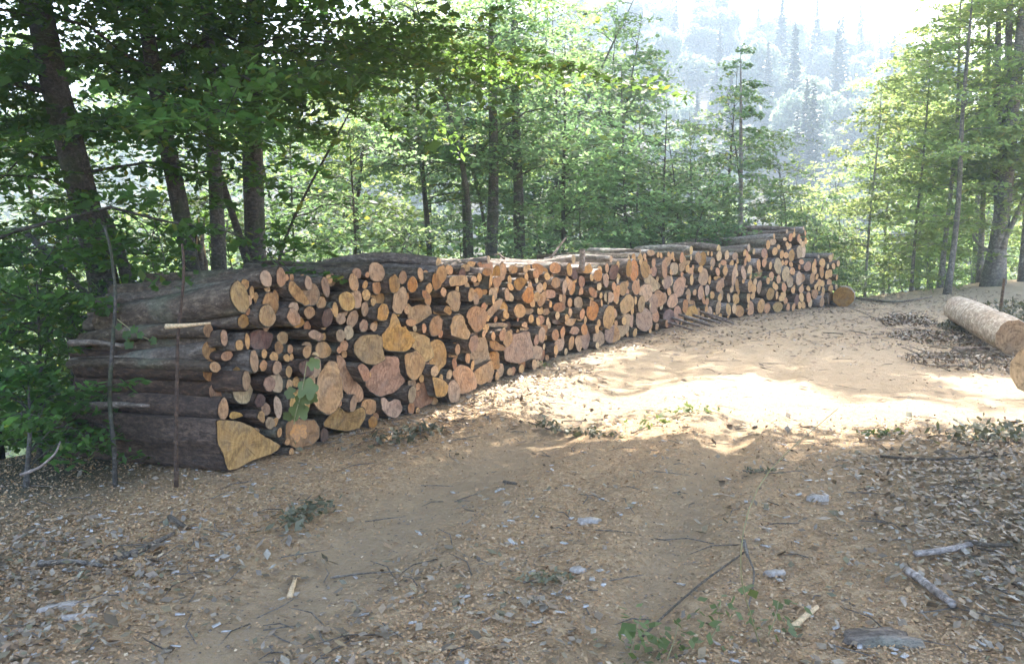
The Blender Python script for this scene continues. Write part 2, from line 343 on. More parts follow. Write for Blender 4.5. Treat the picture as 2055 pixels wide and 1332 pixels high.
PG(2, '1170,350 1200,395 1240,372 1290,380 1295,435 1250,470 1190,520 1172,450', mat='pink', key='heart')
PG(2, '1180,290 1215,300 1235,340 1200,352 1180,330', mat='orange')
PG(2, '5,1085 40,1075 150,1085 240,1120 290,1165 425,1240 360,1290 235,1330 120,1390 65,1395 45,1300 10,1220', mat='ochre', key='slab', long=1.75)
PG(2, '440,1090 500,1055 560,1070 605,1060 632,1110 628,1180 590,1225 500,1250 440,1215', mat='pink', key='foot')
PG(2, '620,790 680,700 722,700 745,830 742,920 700,1010 650,1040 600,1000 580,960 600,880', mat='pink', key='redslab')
PG(2, '735,675 775,660 805,700 830,780 870,830 920,880 920,960 870,968 800,900 750,850 728,760', mat='tan', key='diag')
PG(2, '640,1070 690,1010 745,972 760,1000 790,1015 830,990 870,970 888,1030 855,1110 795,1132 720,1122 660,1105', mat='pink', key='bowl')
PG(2, '1000,930 1025,925 1050,960 1075,930 1110,945 1115,1010 1070,1060 1030,1045 1000,1000', mat='tan', key='notch')
PG(2, '910,800 955,735 1000,675 1095,678 1110,780 1150,830 1085,905 1005,928 945,900 915,860', mat='tan', key='hex')
PG(2, '1112,665 1200,640 1250,700 1230,770 1190,820 1152,828 1112,780', mat='tan')
PG(2, '820,595 858,550 930,545 958,560 962,630 985,700 935,738 872,725 822,665', mat='pink')
PG(2, '962,552 1000,500 1012,420 1032,420 1062,500 1090,510 1150,600 1085,658 1000,655 970,630', mat='orange', key='crown')
PG(2, '1130,535 1200,530 1278,560 1290,690 1240,725 1205,650 1155,598', mat='pink', key='plate')
PG(2, '1160,900 1190,892 1215,930 1245,890 1245,805 1320,805 1335,880 1290,980 1222,1015 1170,985', mat='tan', key='hook')
E(3, '''155 350 28 84 !orange; 178 440 22 30 !yellow; 600 270 36 34 !orange; 515 240 42 34 !pale; 570 205 28 26 !orange; 585 350 22 54 !yellow; 505 332 24 28 !orange; 690 355 36 54 15 !orange; 655 420 28 50 !orange;
480 460 26 64 !yellow; 590 455 34 52 !yellow @egg; 637 360 11 80 !tan; 260 602 30 46 !yellow; 635 592 28 34 !pink; 650 745 18 44 !tan; 800 830 32 74 !tan; 765 290 24 78 !orange; 840 395 18 38 -20 !yellow; 862 482 22 40 -20 !pale;
905 372 38 58 !orange; 930 462 42 76 !orange @tallor; 903 592 40 64 !pink; 962 385 16 34 !orange; 970 662 18 38 !orange; 1086 672 28 42 !orange; 1010 480 20 46 !yellow; 1012 550 18 30 !pink; 1065 405 24 46 !pale; 1112 492 22 72 8 !yellow;
1190 362 40 46 !yellow @eye; 1190 458 42 40 !orange; 1252 395 18 66 !pale; 1250 566 36 44 !orange @coin; 1320 505 24 64 !orange; 1360 530 16 42 !tan; 1340 375 22 52 !orange; 1384 405 26 66 !orange; 1436 530 40 56 !tan; 1432 440 13 46 !tan; 1490 440 24 50 -15 !orange;
1540 300 34 54 10 !orange; 1545 596 46 88 -2 !orange @ring; 1462 632 28 56 !yellow; 1636 480 24 46 !yellow; 1345 690 60 34 !orange; 1380 760 44 38 !tan; 1430 870 32 74 -6 !tan; 1592 825 42 72 !tan; 1700 795 54 82 !pink @redfoot;
1290 250 24 56 !orange; 1215 240 40 48 !orange; 1150 270 24 40 !orange; 1055 250 40 50 !orange; 1020 285 20 40 !orange; 875 250 26 36 !orange; 945 240 22 40 !tan; 985 300 18 44 !tan; 1105 310 20 36 !tan; 450 1180 10 10; 1455 250 45 36 !orange; 1340 270 18 40 !orange;
920 250 14 34 !tan; 1600 255 22 36 !orange; 1545 390 16 40 !tan; 1590 395 22 50 !pale; 1195 800 26 50 !tan; 1010 745 32 24 !tan; 1130 830 56 26 -25 !tan; 920 715 20 28 !yellow; 1150 605 26 30 !tan; 1240 690 40 20 10 !brown''')
PG(3, '610,190 740,185 742,290 700,295 660,270 630,230', mat='orange')
PG(3, '280,312 400,290 440,330 410,380 340,390 290,395', mat='orange', key='lump')
PG(3, '290,432 370,405 385,460 375,500 382,520 362,610 310,600 300,560 270,520', mat='pink')
PG(3, '440,620 455,570 500,545 560,560 590,620 582,700 545,780 505,785 470,720 445,670', mat='pink', key='oval')
PG(3, '300,640 350,610 380,625 400,690 445,780 440,830 400,840 350,815 300,800 285,720', mat='pink')
PG(3, '660,670 700,580 760,492 800,492 790,560 730,640 690,700', mat='orange', key='knife')
PG(3, '690,702 800,695 835,705 830,738 690,735', mat='tan', key='shelf')
PG(3, '490,945 560,870 640,785 660,830 670,900 680,985 620,1080 540,1010', mat='tan', key='block')
PG(3, '540,1100 590,1060 672,1000 685,1100 660,1180 590,1230 550,1220 535,1150', mat='tan')
PG(3, '355,1100 420,1038 480,1060 530,1120 545,1240 450,1310 385,1300 372,1200', mat='tan', key='wheel')
PG(3, '195,860 260,820 305,860 325,950 322,1050 255,1150 225,1120 205,1020', mat='tan')
PG(3, '130,1140 200,1150 245,1190 258,1250 240,1320 150,1330 135,1250', mat='tan')
PG(3, '660,845 700,835 785,905 775,930 700,935 672,900', mat='tan')
PG(3, '705,935 785,935 792,1095 722,1112', mat='tan', key='post')
PG(3, '850,795 970,755 985,985 930,1030 870,1050 805,1010 820,880', mat='pink', key='rust')
PG(3, '988,875 1060,880 1110,895 1112,1008 995,1005', mat='pink')
PG(3, '950,575 1085,575 1045,650 1005,690 965,620', mat='pink', key='tri')
PG(3, '1665,565 1758,570 1762,640 1720,690 1675,670', mat='orange', key='cheese')
E(5, '''560 555 36 112 @tallend !orange; 675 545 28 98 !tan; 455 625 24 50 !pale; 715 470 20 44 !tan; 780 480 24 46 !tan; 880 540 34 100 !pink; 1000 535 42 66 !pink; 925 670 36 72 8 !pink; 1052 715 52 118 6 !pink @tallpink;
480 735 44 80 !pink; 590 720 38 78 !pink; 397 785 28 92 8 !pink; 315 815 26 56 !yellow; 510 890 58 104 !pink; 695 770 48 92 !pink @keg; 850 830 42 88 !pink; 985 850 50 80 20 !pink; 1280 620 68 92 !pink @knots; 1225 540 28 40 !tan; 1380 480 34 54 !tan;
530 1100 66 130 10 !pink @foottall; 682 1040 56 124 2 !pink @barrel; 790 1060 40 84 !tan; 852 1000 32 80 !orange; 1150 985 46 92 !tan @bottle; 1205 880 46 34 25 !pink; 1130 535 18 44 !tan; 1100 740 12 36 !pale; 395 960 48 90 !orange; 1280 820 24 76 !tan;
410 1165 10 10; 375 1190 60 96 !pink; 260 1230 52 90 !tan; 740 380 34 32 !orange @topknot; 1350 530 20 22; 1180 770 14 34 !tan; 600 1040 16 90 !tan; 350 620 20 40 !tan; 1160 660 18 30 !pale''')
PG(5, '715,545 790,580 830,650 890,700 870,740 820,790 760,720 725,640', mat='pink', key='slantslab')
E(6, '''365 710 34 120 !tan; 515 680 32 86 -8 !tan; 605 655 30 72 !tan; 682 590 34 78 !tan; 735 450 40 60 !orange; 720 690 74 52 -25 !orange @blob; 860 430 34 52 !tan; 445 485 42 46 !orange @topround; 620 510 24 52 !orange; 535 540 22 44 !orange;
255 820 50 88 12 !pink; 455 820 38 84 !tan; 560 830 34 80 !tan; 310 930 38 74 !tan; 462 985 46 70 !tan; 555 975 26 62 !tan; 630 860 34 56 !pink; 740 840 36 90 !orange; 800 920 46 76 !tan @facet; 310 1100 44 76 !tan; 480 1130 64 74 !tan @plug; 620 1100 48 90 !tan; 715 1060 42 90 !tan; 820 1100 40 66 !tan;
115 1140 32 80 !tan; 60 960 26 90 !tan; 130 880 38 70 !pink; 200 1080 32 90 !tan; 240 740 44 30 !tan; 285 560 40 34 25 !tan; 430 680 22 44 !pale; 750 560 26 60 !orange; 790 770 20 44 !tan;
975 475 36 40 !pale; 870 320 40 40 !pale @pipe; 930 380 22 34 !pale; 985 350 18 34 !yellow; 1085 370 22 36 !yellow; 1180 350 24 40 !pale; 1050 660 36 48 !yellow @milk; 1080 580 22 34 !tan; 1150 550 24 34 !tan; 1010 560 24 34 !orange; 1230 600 40 60 !tan; 1230 740 42 60 !pink;
1295 610 22 70 !pale; 1350 650 20 50 !tan; 1425 660 32 84 !yellow @candle; 1500 700 26 60 !tan; 1560 680 26 60 !yellow; 1215 560 26 30 !tan; 1390 560 26 50 !pale; 1455 580 20 50 !tan; 1535 600 26 40 !yellow; 1590 570 18 40 !pale; 1560 790 30 44 !tan; 1465 800 24 40 !tan; 1400 790 24 44 !tan;
885 840 30 40 !pale; 930 980 34 44 !pale; 1000 930 30 34 !tan; 1040 985 30 30 !yellow; 930 1080 50 66 -20 !pale @pear; 1010 800 24 24 !tan; 1095 880 24 44 !tan; 1190 870 26 44 !tan; 1200 960 28 60 !yellow; 1275 960 28 66 !yellow; 1360 920 36 66 !yellow @mallet; 1325 1050 30 60 !yellow; 1405 1045 36 66 !yellow @lastfoot; 1460 1010 22 60 !tan; 1290 860 22 34 !tan; 1180 1060 24 48 !pale; 1430 950 26 50 !tan; 1370 810 20 34 !tan; 1490 500 22 34 !tan; 960 290 20 24 !tan; 1060 300 20 24 !tan; 1150 250 22 26 !pale; 1220 215 20 40 !pale @topend''')
LOGS_PX = [l for l in LOGS_PX if np.ptp(l[0][:, 1]) > 5.6]
def to_face(P):
    s = np.interp(P[:, 0], BU, BS); d = np.interp(P[:, 0], BU, BP[:, 1])
    return np.stack([s, EYE - (P[:, 1] - HY) * d / F], 1)
# stack top, in photo pixels
TOP = np.array([(400, 585), (450, 566), (540, 540), (640, 556), (700, 543), (745, 535), (800, 548), (880, 533), (960, 523), (1010, 524), (1080, 534), (1150, 530), (1230, 528), (1262, 510), (1300, 506), (1400, 505), (1470, 502), (1532, 497), (1538, 482), (1575, 466), (1612, 461), (1616, 522), (1660, 512), (1676, 515)], float)
TS = to_face(TOP)
def top_z(s): return np.interp(s, TS[:, 0], TS[:, 1])
shapes = []
for P, o in LOGS_PX:
    q = to_face(P); c = q.mean(0); o = dict(o); o['c'] = c; o['q'] = q - c; o['px'] = P.mean(0)
    o['r'] = math.sqrt(max(1e-6, .5 * abs(np.dot(q[:, 0], np.roll(q[:, 1], 1)) - np.dot(q[:, 1], np.roll(q[:, 0], 1)))) / math.pi)
    lo = q[:, 1].min()
    if lo < .01: o['c'] = c + np.array([0, min(.01 - lo, .25)])
    shapes.append(o)
# gaps between the traced ends are filled with the largest round that still fits
bound = np.concatenate([s_['c'] + s_['q'] for s_ in shapes] + [s_['c'] + s_['q'] * k_ for s_ in shapes for k_ in (.8, .6, .4, .2)] + [s_['c'][None] for s_ in shapes])
s_lo, s_hi = np.interp(470, BU, BS), np.interp(1676, BU, BS)
def clamp_pair(a, b):
    v = b['c'] - a['c']; d_ = math.hypot(*v)
    if d_ < 1e-4 or d_ > a['r'] * 1.9 + b['r'] * 1.9: return
    n_ = v / d_; t_ = (d_ * d_ + a['r'] ** 2 - b['r'] ** 2) / (2 * d_) - .004
    t_ = max(t_, .45 * a['r']); pr = a['q'] @ n_; ov = np.maximum(pr - t_, 0); a['q'] = a['q'] - ov[:, None] * n_ * .93
def inside(p, P):
    x, y = p; c = False; n = len(P)
    for i in range(n):
        (x1, y1), (x2, y2) = P[i], P[i - 1]
        if (y1 > y) != (y2 > y) and x < (x2 - x1) * (y - y1) / (y2 - y1) + x1: c = not c
    return c
spl = [o for o in shapes if o.get('split')]
shapes = [o for o in shapes if o.get('split') or 'key' in o or not any(abs(o['c'][0] - p['c'][0]) < .5 and inside(o['c'], p['c'] + p['q']) for p in spl)]
for a in shapes:
    for b in shapes:
        if a is b or abs(a['c'][0] - b['c'][0]) > .8: continue
        if a.get('split') and not b.get('split'): continue
        if a.get('split') and (random.random() < .6 or a.get('key') in ('slab', 'block', 'wheel', 'hex')): continue
        clamp_pair(a, b)
fills = []
cand = np.stack([rng.uniform(s_lo, s_hi, 30000), rng.uniform(.02, 2.1, 30000)], 1)
for rmin in (.16, .11, .08, .055, .04, .028):
    for c in cand[rng.permutation(len(cand))]:
        far = np.interp(c[0], [s_lo, s_hi], [0, 1])
        if rmin < .05 and far > .3 or rmin < .035 and far > .12: continue
        if rmin < .07 and far > .75: continue
        m = bound[np.abs(bound[:, 0] - c[0]) < .45]
        q = np.hypot(m[:, 0] - c[0], m[:, 1] - c[1]).min() if len(m) else 9
        r = min(q - .002, top_z(c[0]) - c[1] + .01, c[1] - .0, .21)
        if r < rmin: continue
        a = np.arange(14) * 2 * np.pi / 14
        el = 1 + .05 * rng.normal(size=14)
        q = np.stack([np.cos(a) * r * el, np.sin(a) * r * el], 1)
        bound = np.concatenate([bound, c + q, c + q * .5, c[None]])
        ss = c[0]; px = np.interp(ss, BS, BU); d = np.interp(ss, BS, BP[:, 1])
        fills.append(dict(c=c, q=q, r=r, px=np.array([px, HY + (EYE - c[1]) / d * F]), round=True))
shapes += fills
def split_dist(p, o_):                                  # small inset keeps neighbours apart
    return p * .985
for o in shapes:
    d = np.interp(o['c'][0], BS, BP[:, 1]); o['pxr'] = o['r'] * F / d
    if 'mat' not in o:
        f = o['px'][0]; u = random.random()
        ch = ('yellow', 'tan', 'pale', 'brown') if f < 700 else ('tan', 'orange', 'yellow', 'brown') if f < 1180 else ('pink', 'tan', 'orange', 'brown') if f < 1530 else ('yellow', 'tan', 'pale', 'brown')
        o['mat'] = ch[0] if u < .4 else ch[1] if u < .72 else ch[2] if u < .93 else ch[3]
shapes.sort(key=lambda o: -o['pxr'])
N_IND = 292
def axis_frame(px, tilt=0.0, daz=0.0):
    az = R_(np.interp(px, *PX_AZ) + daz)
    X_ = Vector((math.sin(az) * math.cos(tilt), math.cos(az) * math.cos(tilt), math.sin(tilt))).normalized()   # back along the log
    Y_ = Vector((0, 0, 1)).cross(X_).normalized(); Z_ = X_.cross(Y_)
    return X_, Y_, Z_
def log_geo(o):
    """bark body and front cut, in the log's own frame (x runs back along the log)"""
    s, z = o['c']; x, y, tt = s_pt(s)
    near = max(0, 1 - (o['px'][0] - 440) / 300)
    tilt = -.12 * min(1, near) * (z / 1.4) + .02 * rng.normal()
    if o.get('key') == 'big': tilt = -.17
    if o.get('key') == 'slab': tilt = -.02
    X_, Y_, Z_ = axis_frame(o['px'][0], tilt, 2.0 * rng.normal() * (.4 if o.get('split') else 1))
    k = -(tt[0] * Y_[0] + tt[1] * Y_[1]); k = math.copysign(max(.6, abs(k)), k)
    q = o['q']; n = len(q)
    gr = 1.06 if o.get('round') and o['px'][0] < 900 else 1.0
    yz = np.stack([-q[:, 0] * k * gr, q[:, 1]], 1) * .985 * gr
    if (np.dot(yz[:, 0], np.roll(yz[:, 1], -1)) - np.dot(yz[:, 1], np.roll(yz[:, 0], -1))) < 0: yz = yz[::-1]
    L = o.get('long', random.uniform(1.2, 1.4) if o['px'][0] > 620 else random.uniform(1.35, 1.6))
    prot = random.uniform(-.09, .11) if o['r'] > .05 else random.uniform(-.1, .04)
    tz, ty = rng.normal(size=2) * .08
    rings = []; xs = [0, .02, L * .3, L * .65, L - .01, L]
    if not o.get('stuff'): bend = rng.normal(size=2) * .012
    else: bend = np.zeros(2)
    for i, xx in enumerate(xs):
        sc = 1.0 if i not in (0, 5) else .985
        u = xx / L; b = bend * 4 * u * (1 - u)
        p = yz * sc * (1 + (.02 * rng.normal(size=(n, 1)) if i in (2, 3) else 0)) + b
        xo = np.full(n, xx - prot) + (p[:, 0] * ty + p[:, 1] * tz if i < 2 else 0)
        rings.append(np.stack([xo, p[:, 0], p[:, 1]], 1))
    V = np.concatenate(rings); m = len(xs)
    Fc = [(i * n + j, (i + 1) * n + j, (i + 1) * n + (j + 1) % n, i * n + (j + 1) % n) for i in range(m - 1) for j in range(n)]
    Fc.append(tuple((m - 1) * n + j for j in range(n))); Fc.append(tuple(range(n - 1, -1, -1)))
    c = rings[0].mean(0); mid = (rings[0] + c) / 2
    rim = max(.93, 1 - .007 / max(o['r'], .03)); front = c + (rings[0] - c) * rim
    CV = np.concatenate([front, mid + np.array([.0015, 0, 0]) * rng.normal(size=(n, 1)), c[None]])
    CV[:, 0] -= .004
    CF = [(j, (j + 1) % n, n + (j + 1) % n, n + j) for j in range(n)] + [(n + j, n + (j + 1) % n, 2 * n) for j in range(n)]
    Mw = Matrix((X_, Y_, Z_)).transposed().to_4x4(); Mw.translation = Vector((x, y, z + H(x, y, False) * .0))
    return V, Fc, CV, CF, Mw
KEYS = {  # label, short name used by its neighbours' labels
 'big': ('thick long log with grey bark and yellow oval cut end beside the two upright poles', 'thick long bark-covered log'),
 'second': ('slim grey log lying above the thick long one, small orange cut end', 'slim log topping the left end'),
 'pair': ('round yellow log end tucked just under the right edge of the thick long log', 'round yellow corner end'),
 'white': ('narrow whitish log end high in the stack, left of the cup-shaped orange one', 'narrow whitish end'),
 'cup': ('broad orange log end poking highest above the left part of the stack', 'highest orange end'),
 'wedge': ('split wedge leaning diagonally near the top left of the log stack', 'leaning split wedge'),
 'heart': ('heart-shaped pink split log face with a notch in its top edge', 'heart-shaped pink face'),
 'slab': ('massive ochre quarter trunk on the ground at the near left corner of the stack', 'massive ochre corner trunk'),
 'foot': ('reddish rounded trunk piece on the ground right beside the massive ochre corner trunk', 'reddish ground piece'),
 'redslab': ('tall pink split trunk face just right of the big green vine leaves', 'tall pink face by the vine'),
 'diag': ('tan split trunk face leaning diagonally between the tall pink one and the six-sided one', 'diagonal tan split face'),
 'bowl': ('bowl-shaped half trunk resting on the ground, notch upwards', 'bowl-shaped half trunk'),
 'notch': ('round log on the ground with a deep notch cut in its top', 'notched log on the ground'),
 'hex': ('largest six-sided tan trunk face in the middle of the big split pieces', 'largest six-sided face'),
 'crown': ('orange split trunk with one tall torn spike rising from its top', 'orange spiked split trunk'),
 'plate': ('flat reddish split face right of the spiked orange trunk', 'flat reddish split face'),
 'hook': ('hook-shaped split trunk face near the ground, right of the six-sided face', 'hook-shaped split face'),
 'pole': ('long thin log whose slanted yellow end sticks out under the thick bark-covered log', 'slanted thin log end'),
 'rotten': ('wide dark reddish rotten log inside the left part of the stack', 'wide dark rotten log'),
 'yel': ('round bright yellow log end just above the vine leaves', 'yellow end above the vine'),
 'bean': ('tall narrow pale log end below the dark rotten log', 'tall narrow pale end'),
 'oat': ('large pale oval log end low at the left end of the stack', 'large pale lower oval'),
 'twin': ('tall pale double-lobed log end left of the vine leaves', 'pale double-lobed end'),
 'egg': ('smooth yellow egg-shaped log end in the upper middle of the stack', 'yellow egg-shaped end'),
 'tallor': ('tall bright orange log end in the middle of the small split pieces', 'tall bright orange end'),
 'eye': ('yellow log end with a pale middle just under the sunlit top pieces', 'yellow end with pale middle'),
 'coin': ('small perfectly round orange log end alone in a dark gap', 'small round orange end'),
 'ring': ('upright oval orange log end with a dark heart, standing by a dark gap', 'upright dark-hearted oval'),
 'redfoot': ('broad reddish split log on the ground, left of the tall stacked trunks', 'broad reddish ground log'),
 'lump': ('broad lumpy orange split face high in the stack above the heart-shaped one', 'lumpy orange split face'),
 'oval': ('large pinkish oval trunk end above the trunk block with a bark roof', 'large pinkish oval end'),
 'knife': ('knife-like orange split face standing steeply right of the large pinkish oval', 'steep knife-like split face'),
 'shelf': ('thin flat tan slab lying sideways like a shelf between logs', 'thin shelf-like slab'),
 'block': ('quarter trunk block with grey bark roof and tan face, right of the hook-shaped one', 'quarter block with bark roof'),
 'wheel': ('fat round trunk on the ground below the quarter block with bark roof', 'fat trunk below the block'),
 'post': ('upright rectangular tan split face near the ground', 'rectangular split face'),
 'rust': ('wide rust-coloured trunk face on the ground in the middle of the stack', 'wide rust-coloured face'),
 'tri': ('triangular reddish split face pointing down', 'triangular reddish face'),
 'cheese': ('square-topped orange half log left of the tall pinkish trunks', 'square-topped half log'),
 'tallend': ('tall orange oval end of the long sunlit pinkish log on top', 'tall orange oval'),
 'tallpink': ('tallest pink oval log end in the middle far stack', 'tallest pink oval'),
 'keg': ('pink trunk end with a dark centre knot behind the slanted slab', 'pink end with dark knot'),
 'knots': ('wide pink trunk end with dark knots, upper half cracked', 'wide knotted pink end'),
 'foottall': ('tall pink trunk on the ground at the step of the stack', 'tall pink ground trunk'),
 'barrel': ('barrel-like pink oval trunk end standing on the ground, smooth edge', 'smooth barrel-like oval'),
 'bottle': ('lone tan oval log on the ground beside loose sticks', 'lone oval beside loose sticks'),
 'topknot': ('small round orange log end lying on the very top of the middle stack', 'small round end on top'),
 'slantslab': ('slanted pink split slab running down to the right', 'slanted pink slab'),
 'blob': ('wide orange blob-shaped log end slanting up to the right', 'wide orange blob-shaped end'),
 'topround': ('round orange end of a long pinkish log on top of the far stack', 'round end on the far top'),
 'facet': ('faceted tan log end above the last big ground logs', 'faceted tan end'),
 'plug': ('broad round tan trunk on the ground in the far stack', 'broad round far ground trunk'),
 'pipe': ('pale round end of a smooth grey pole in the raised far stack', 'raised pole end'),
 'milk': ('pale square-round log end in the middle of the raised far stack', 'pale blocky raised end'),
 'candle': ('tall yellow candle-like log end near the far right edge', 'tall candle-like yellow end'),
 'pear': ('pear-shaped pale log on the ground below the raised far stack', 'pear-shaped pale ground log'),
 'mallet': ('yellow mallet-shaped log end near the far lower corner', 'mallet-shaped yellow end'),
 'lastfoot': ('last yellow round log on the ground at the far right corner', 'last yellow ground log'),
 'topend': ('highest pale pole end at the top right of the raised stack', 'highest pole end'),
}
ind = shapes[:N_IND] + [o for o in shapes[N_IND:] if 'key' in o]
rest = [o for o in shapes[N_IND:] if 'key' not in o]
lms = [(k, o['px']) for o in ind for k in [o.get('key')] if k]
ORD = 'nearest second third fourth fifth sixth seventh eighth ninth tenth eleventh twelfth'.split()
DIRS = ['right of', 'upper right of', 'above', 'upper left of', 'left of', 'lower left of', 'below', 'lower right of']
TONE = dict(ochre='ochre', yellow='yellow', tan='tan', pink='pinkish', orange='orange', pale='pale', brown='brown')
buckets = {}
for o in ind:
    if o.get('key'): o['label'] = KEYS[o['key']][0]; continue
    dd = [(np.hypot(*(o['px'] - p)), k, p) for k, p in lms]; dist, k, p = min(dd, key=lambda a: a[0])
    v = o['px'] - p; a = int(round(math.atan2(-v[1], v[0]) / (math.pi / 4))) % 8
    buckets.setdefault((k, a), []).append((dist, o))
for (k, a), L in buckets.items():
    L.sort(key=lambda q: q[0])
    for i, (dist, o) in enumerate(L):
        sz = 'big' if o['pxr'] > 26 else 'medium' if o['pxr'] > 15 else 'small'
        sh = 'split log' if o.get('split') else ('upright' if np.ptp(o['q'][:, 1]) > 1.5 * np.ptp(o['q'][:, 0]) else 'round') + ' log end'
        o['label'] = f"{sz} {TONE[o['mat']]} {sh}, " + (f"{ORD[i]} {DIRS[a]} the {KEYS[k][1]}" if len(L) > 1 else f"{DIRS[a]} the {KEYS[k][1]}")
for o in ind:
    V, Fc, CV, CF, Mw = log_geo(o)
    fx = o['px'][0]
    bm = M['bark_dark'] if o['mat'] == 'brown' or (fx < 640 and o['px'][1] > 690 and random.random() < .6) or o.get('key') == 'slab' else M['bark_pale'] if (fx > 860 and o['px'][1] < 585) or fx > 1450 and random.random() < .4 else M['bark']  # top logs right of the left end get pale bark as painted sunlight
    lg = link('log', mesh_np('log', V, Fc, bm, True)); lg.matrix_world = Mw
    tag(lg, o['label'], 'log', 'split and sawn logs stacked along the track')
    ce = link('cut_end', mesh_np('cut_end', CV, CF, M['cut_' + o['mat']]), lg)
mb = MB(); me2 = MB()
for o in rest:
    o['stuff'] = True; V, Fc, CV, CF, Mw = log_geo(o); A = np.array(Mw)
    mb.add(V @ A[:3, :3].T + A[:3, 3], Fc); me2.add(CV @ A[:3, :3].T + A[:3, 3], CF)
if rest:
    sm = link('stacked_small_logs', mb.mesh('stacked_small_logs', M['bark'])); tag(sm, 'thin sticks and small logs filling the gaps of the stack', 'sticks', kind='stuff')
    t = NT('cut_small'); ri = t.n('NewGeometry').outputs['Random Per Island']
    cs = t.ramp(ri, [(0, (.55, .3, .12)), (.4, (.6, .36, .15)), (.7, (.5, .24, .12)), (1, (.62, .44, .24))])
    M['cut_small'] = t.surf(t.n('BsdfPrincipled', i={'Base Color': t.mix(t.ramp(t.noise(t.n('TexCoord').outputs['Object'], 30, 4), [(.4, g(.5)), (.55, g(0))]), cs, (.2, .1, .05)), 'Roughness': .85}))
    tag(link('cut_ends', me2.mesh('cut_ends', M['cut_small'], False), sm), kind='stuff')
print('LOGS', len(ind), len(rest), 'smallest px r', ind[-1]['pxr'])

def free_log(name, A, B, ra, rb, bark, cut, label, cat='log', group=None, n=16, bend=.02, back_cut=True):
    """a log lying between two world points, cut ends as parts"""
    A, B = Vector(A), Vector(B); X_ = (B - A).normalized(); L = (B - A).length
    Y_ = Vector((0, 0, 1)).cross(X_); Y_ = Y_.normalized() if Y_.length > .01 else Vector((0, 1, 0)); Z_ = X_.cross(Y_)
    a = np.arange(n) * 2 * np.pi / n; rings = []; m = 9
    off = rng.normal(size=n) * .02; bd = rng.normal(size=2) * bend
    for i in range(m):
        u = i / (m - 1); r = ra + (rb - ra) * u; r *= (.96 if i in (0, m - 1) else 1)
        rr = r * (1 + off + .02 * rng.normal(size=n)); b = bd * 4 * u * (1 - u)
        rings.append(np.stack([np.full(n, u * L), np.cos(a) * rr + b[0], np.sin(a) * rr + b[1]], 1))
    V = np.concatenate(rings); Fc = [(i * n + j, (i + 1) * n + j, (i + 1) * n + (j + 1) % n, i * n + (j + 1) % n) for i in range(m - 1) for j in range(n)]
    o = link(name, mesh_np(name, V, Fc, bark, True)); Mw = Matrix((X_, Y_, Z_)).transposed().to_4x4(); Mw.translation = A; o.matrix_world = Mw
    tag(o, label, cat, group)
    for k, rg in ((0, rings[0]), (1, rings[-1])):
        c = rg.mean(0); CV = np.concatenate([rg, (rg + c) / 2, c[None]]); CV[:, 0] += -.002 if k == 0 else .002
        CF = [(j, (j + 1) % n, n + (j + 1) % n, n + j) for j in range(n)] + [(n + j, n + (j + 1) % n, 2 * n) for j in range(n)]
        if k: CF = [f[::-1] for f in CF]
        link('cut_end', mesh_np('cut_end', CV, CF, cut), o)
    return o
# long logs at the open left end: their flanks show behind the poles
def back_from(px, py, L, tilt, daz=0):
    s, x, y = face_at(px); X_, _, _ = axis_frame(px, tilt, daz); a = Vector((x, y, Zp(py, y))); return a, a + X_ * L
for (px, py, L, tl, daz, ra, rb, bk, lab) in [
    (452, 660, 1.5, -.1, 2, .05, .06, 'bark', 'thin grey log under the thick long one behind the two poles'),
    (455, 745, 1.45, -.04, -1, .085, .09, 'bark_dark', 'dark log behind the poles, above the broken splinters'),
    (462, 788, 1.4, -.03, 2, .075, .09, 'bark_dark', 'dark reddish log in the left end, second above the massive corner trunk'),
    (455, 700, 1.65, -.13, 3, .07, .075, 'bark', 'long slanting grey log crossing behind both upright poles'),
    (560, 560, 1.9, -.1, 6, .06, .075, 'bark', 'slim grey log along the top edge, reaching farthest left'),
    (470, 830, 1.4, 0, 0, .08, .1, 'bark_dark', 'dark log lying directly on the massive corner trunk')]:
    a, b = back_from(px, py, L, tl, daz); b.z = max(b.z, .1)
    free_log('log', a + (b - a) * .12, b, ra, rb, M[bk], M['cut_tan'], lab, group='long logs at the open left end')
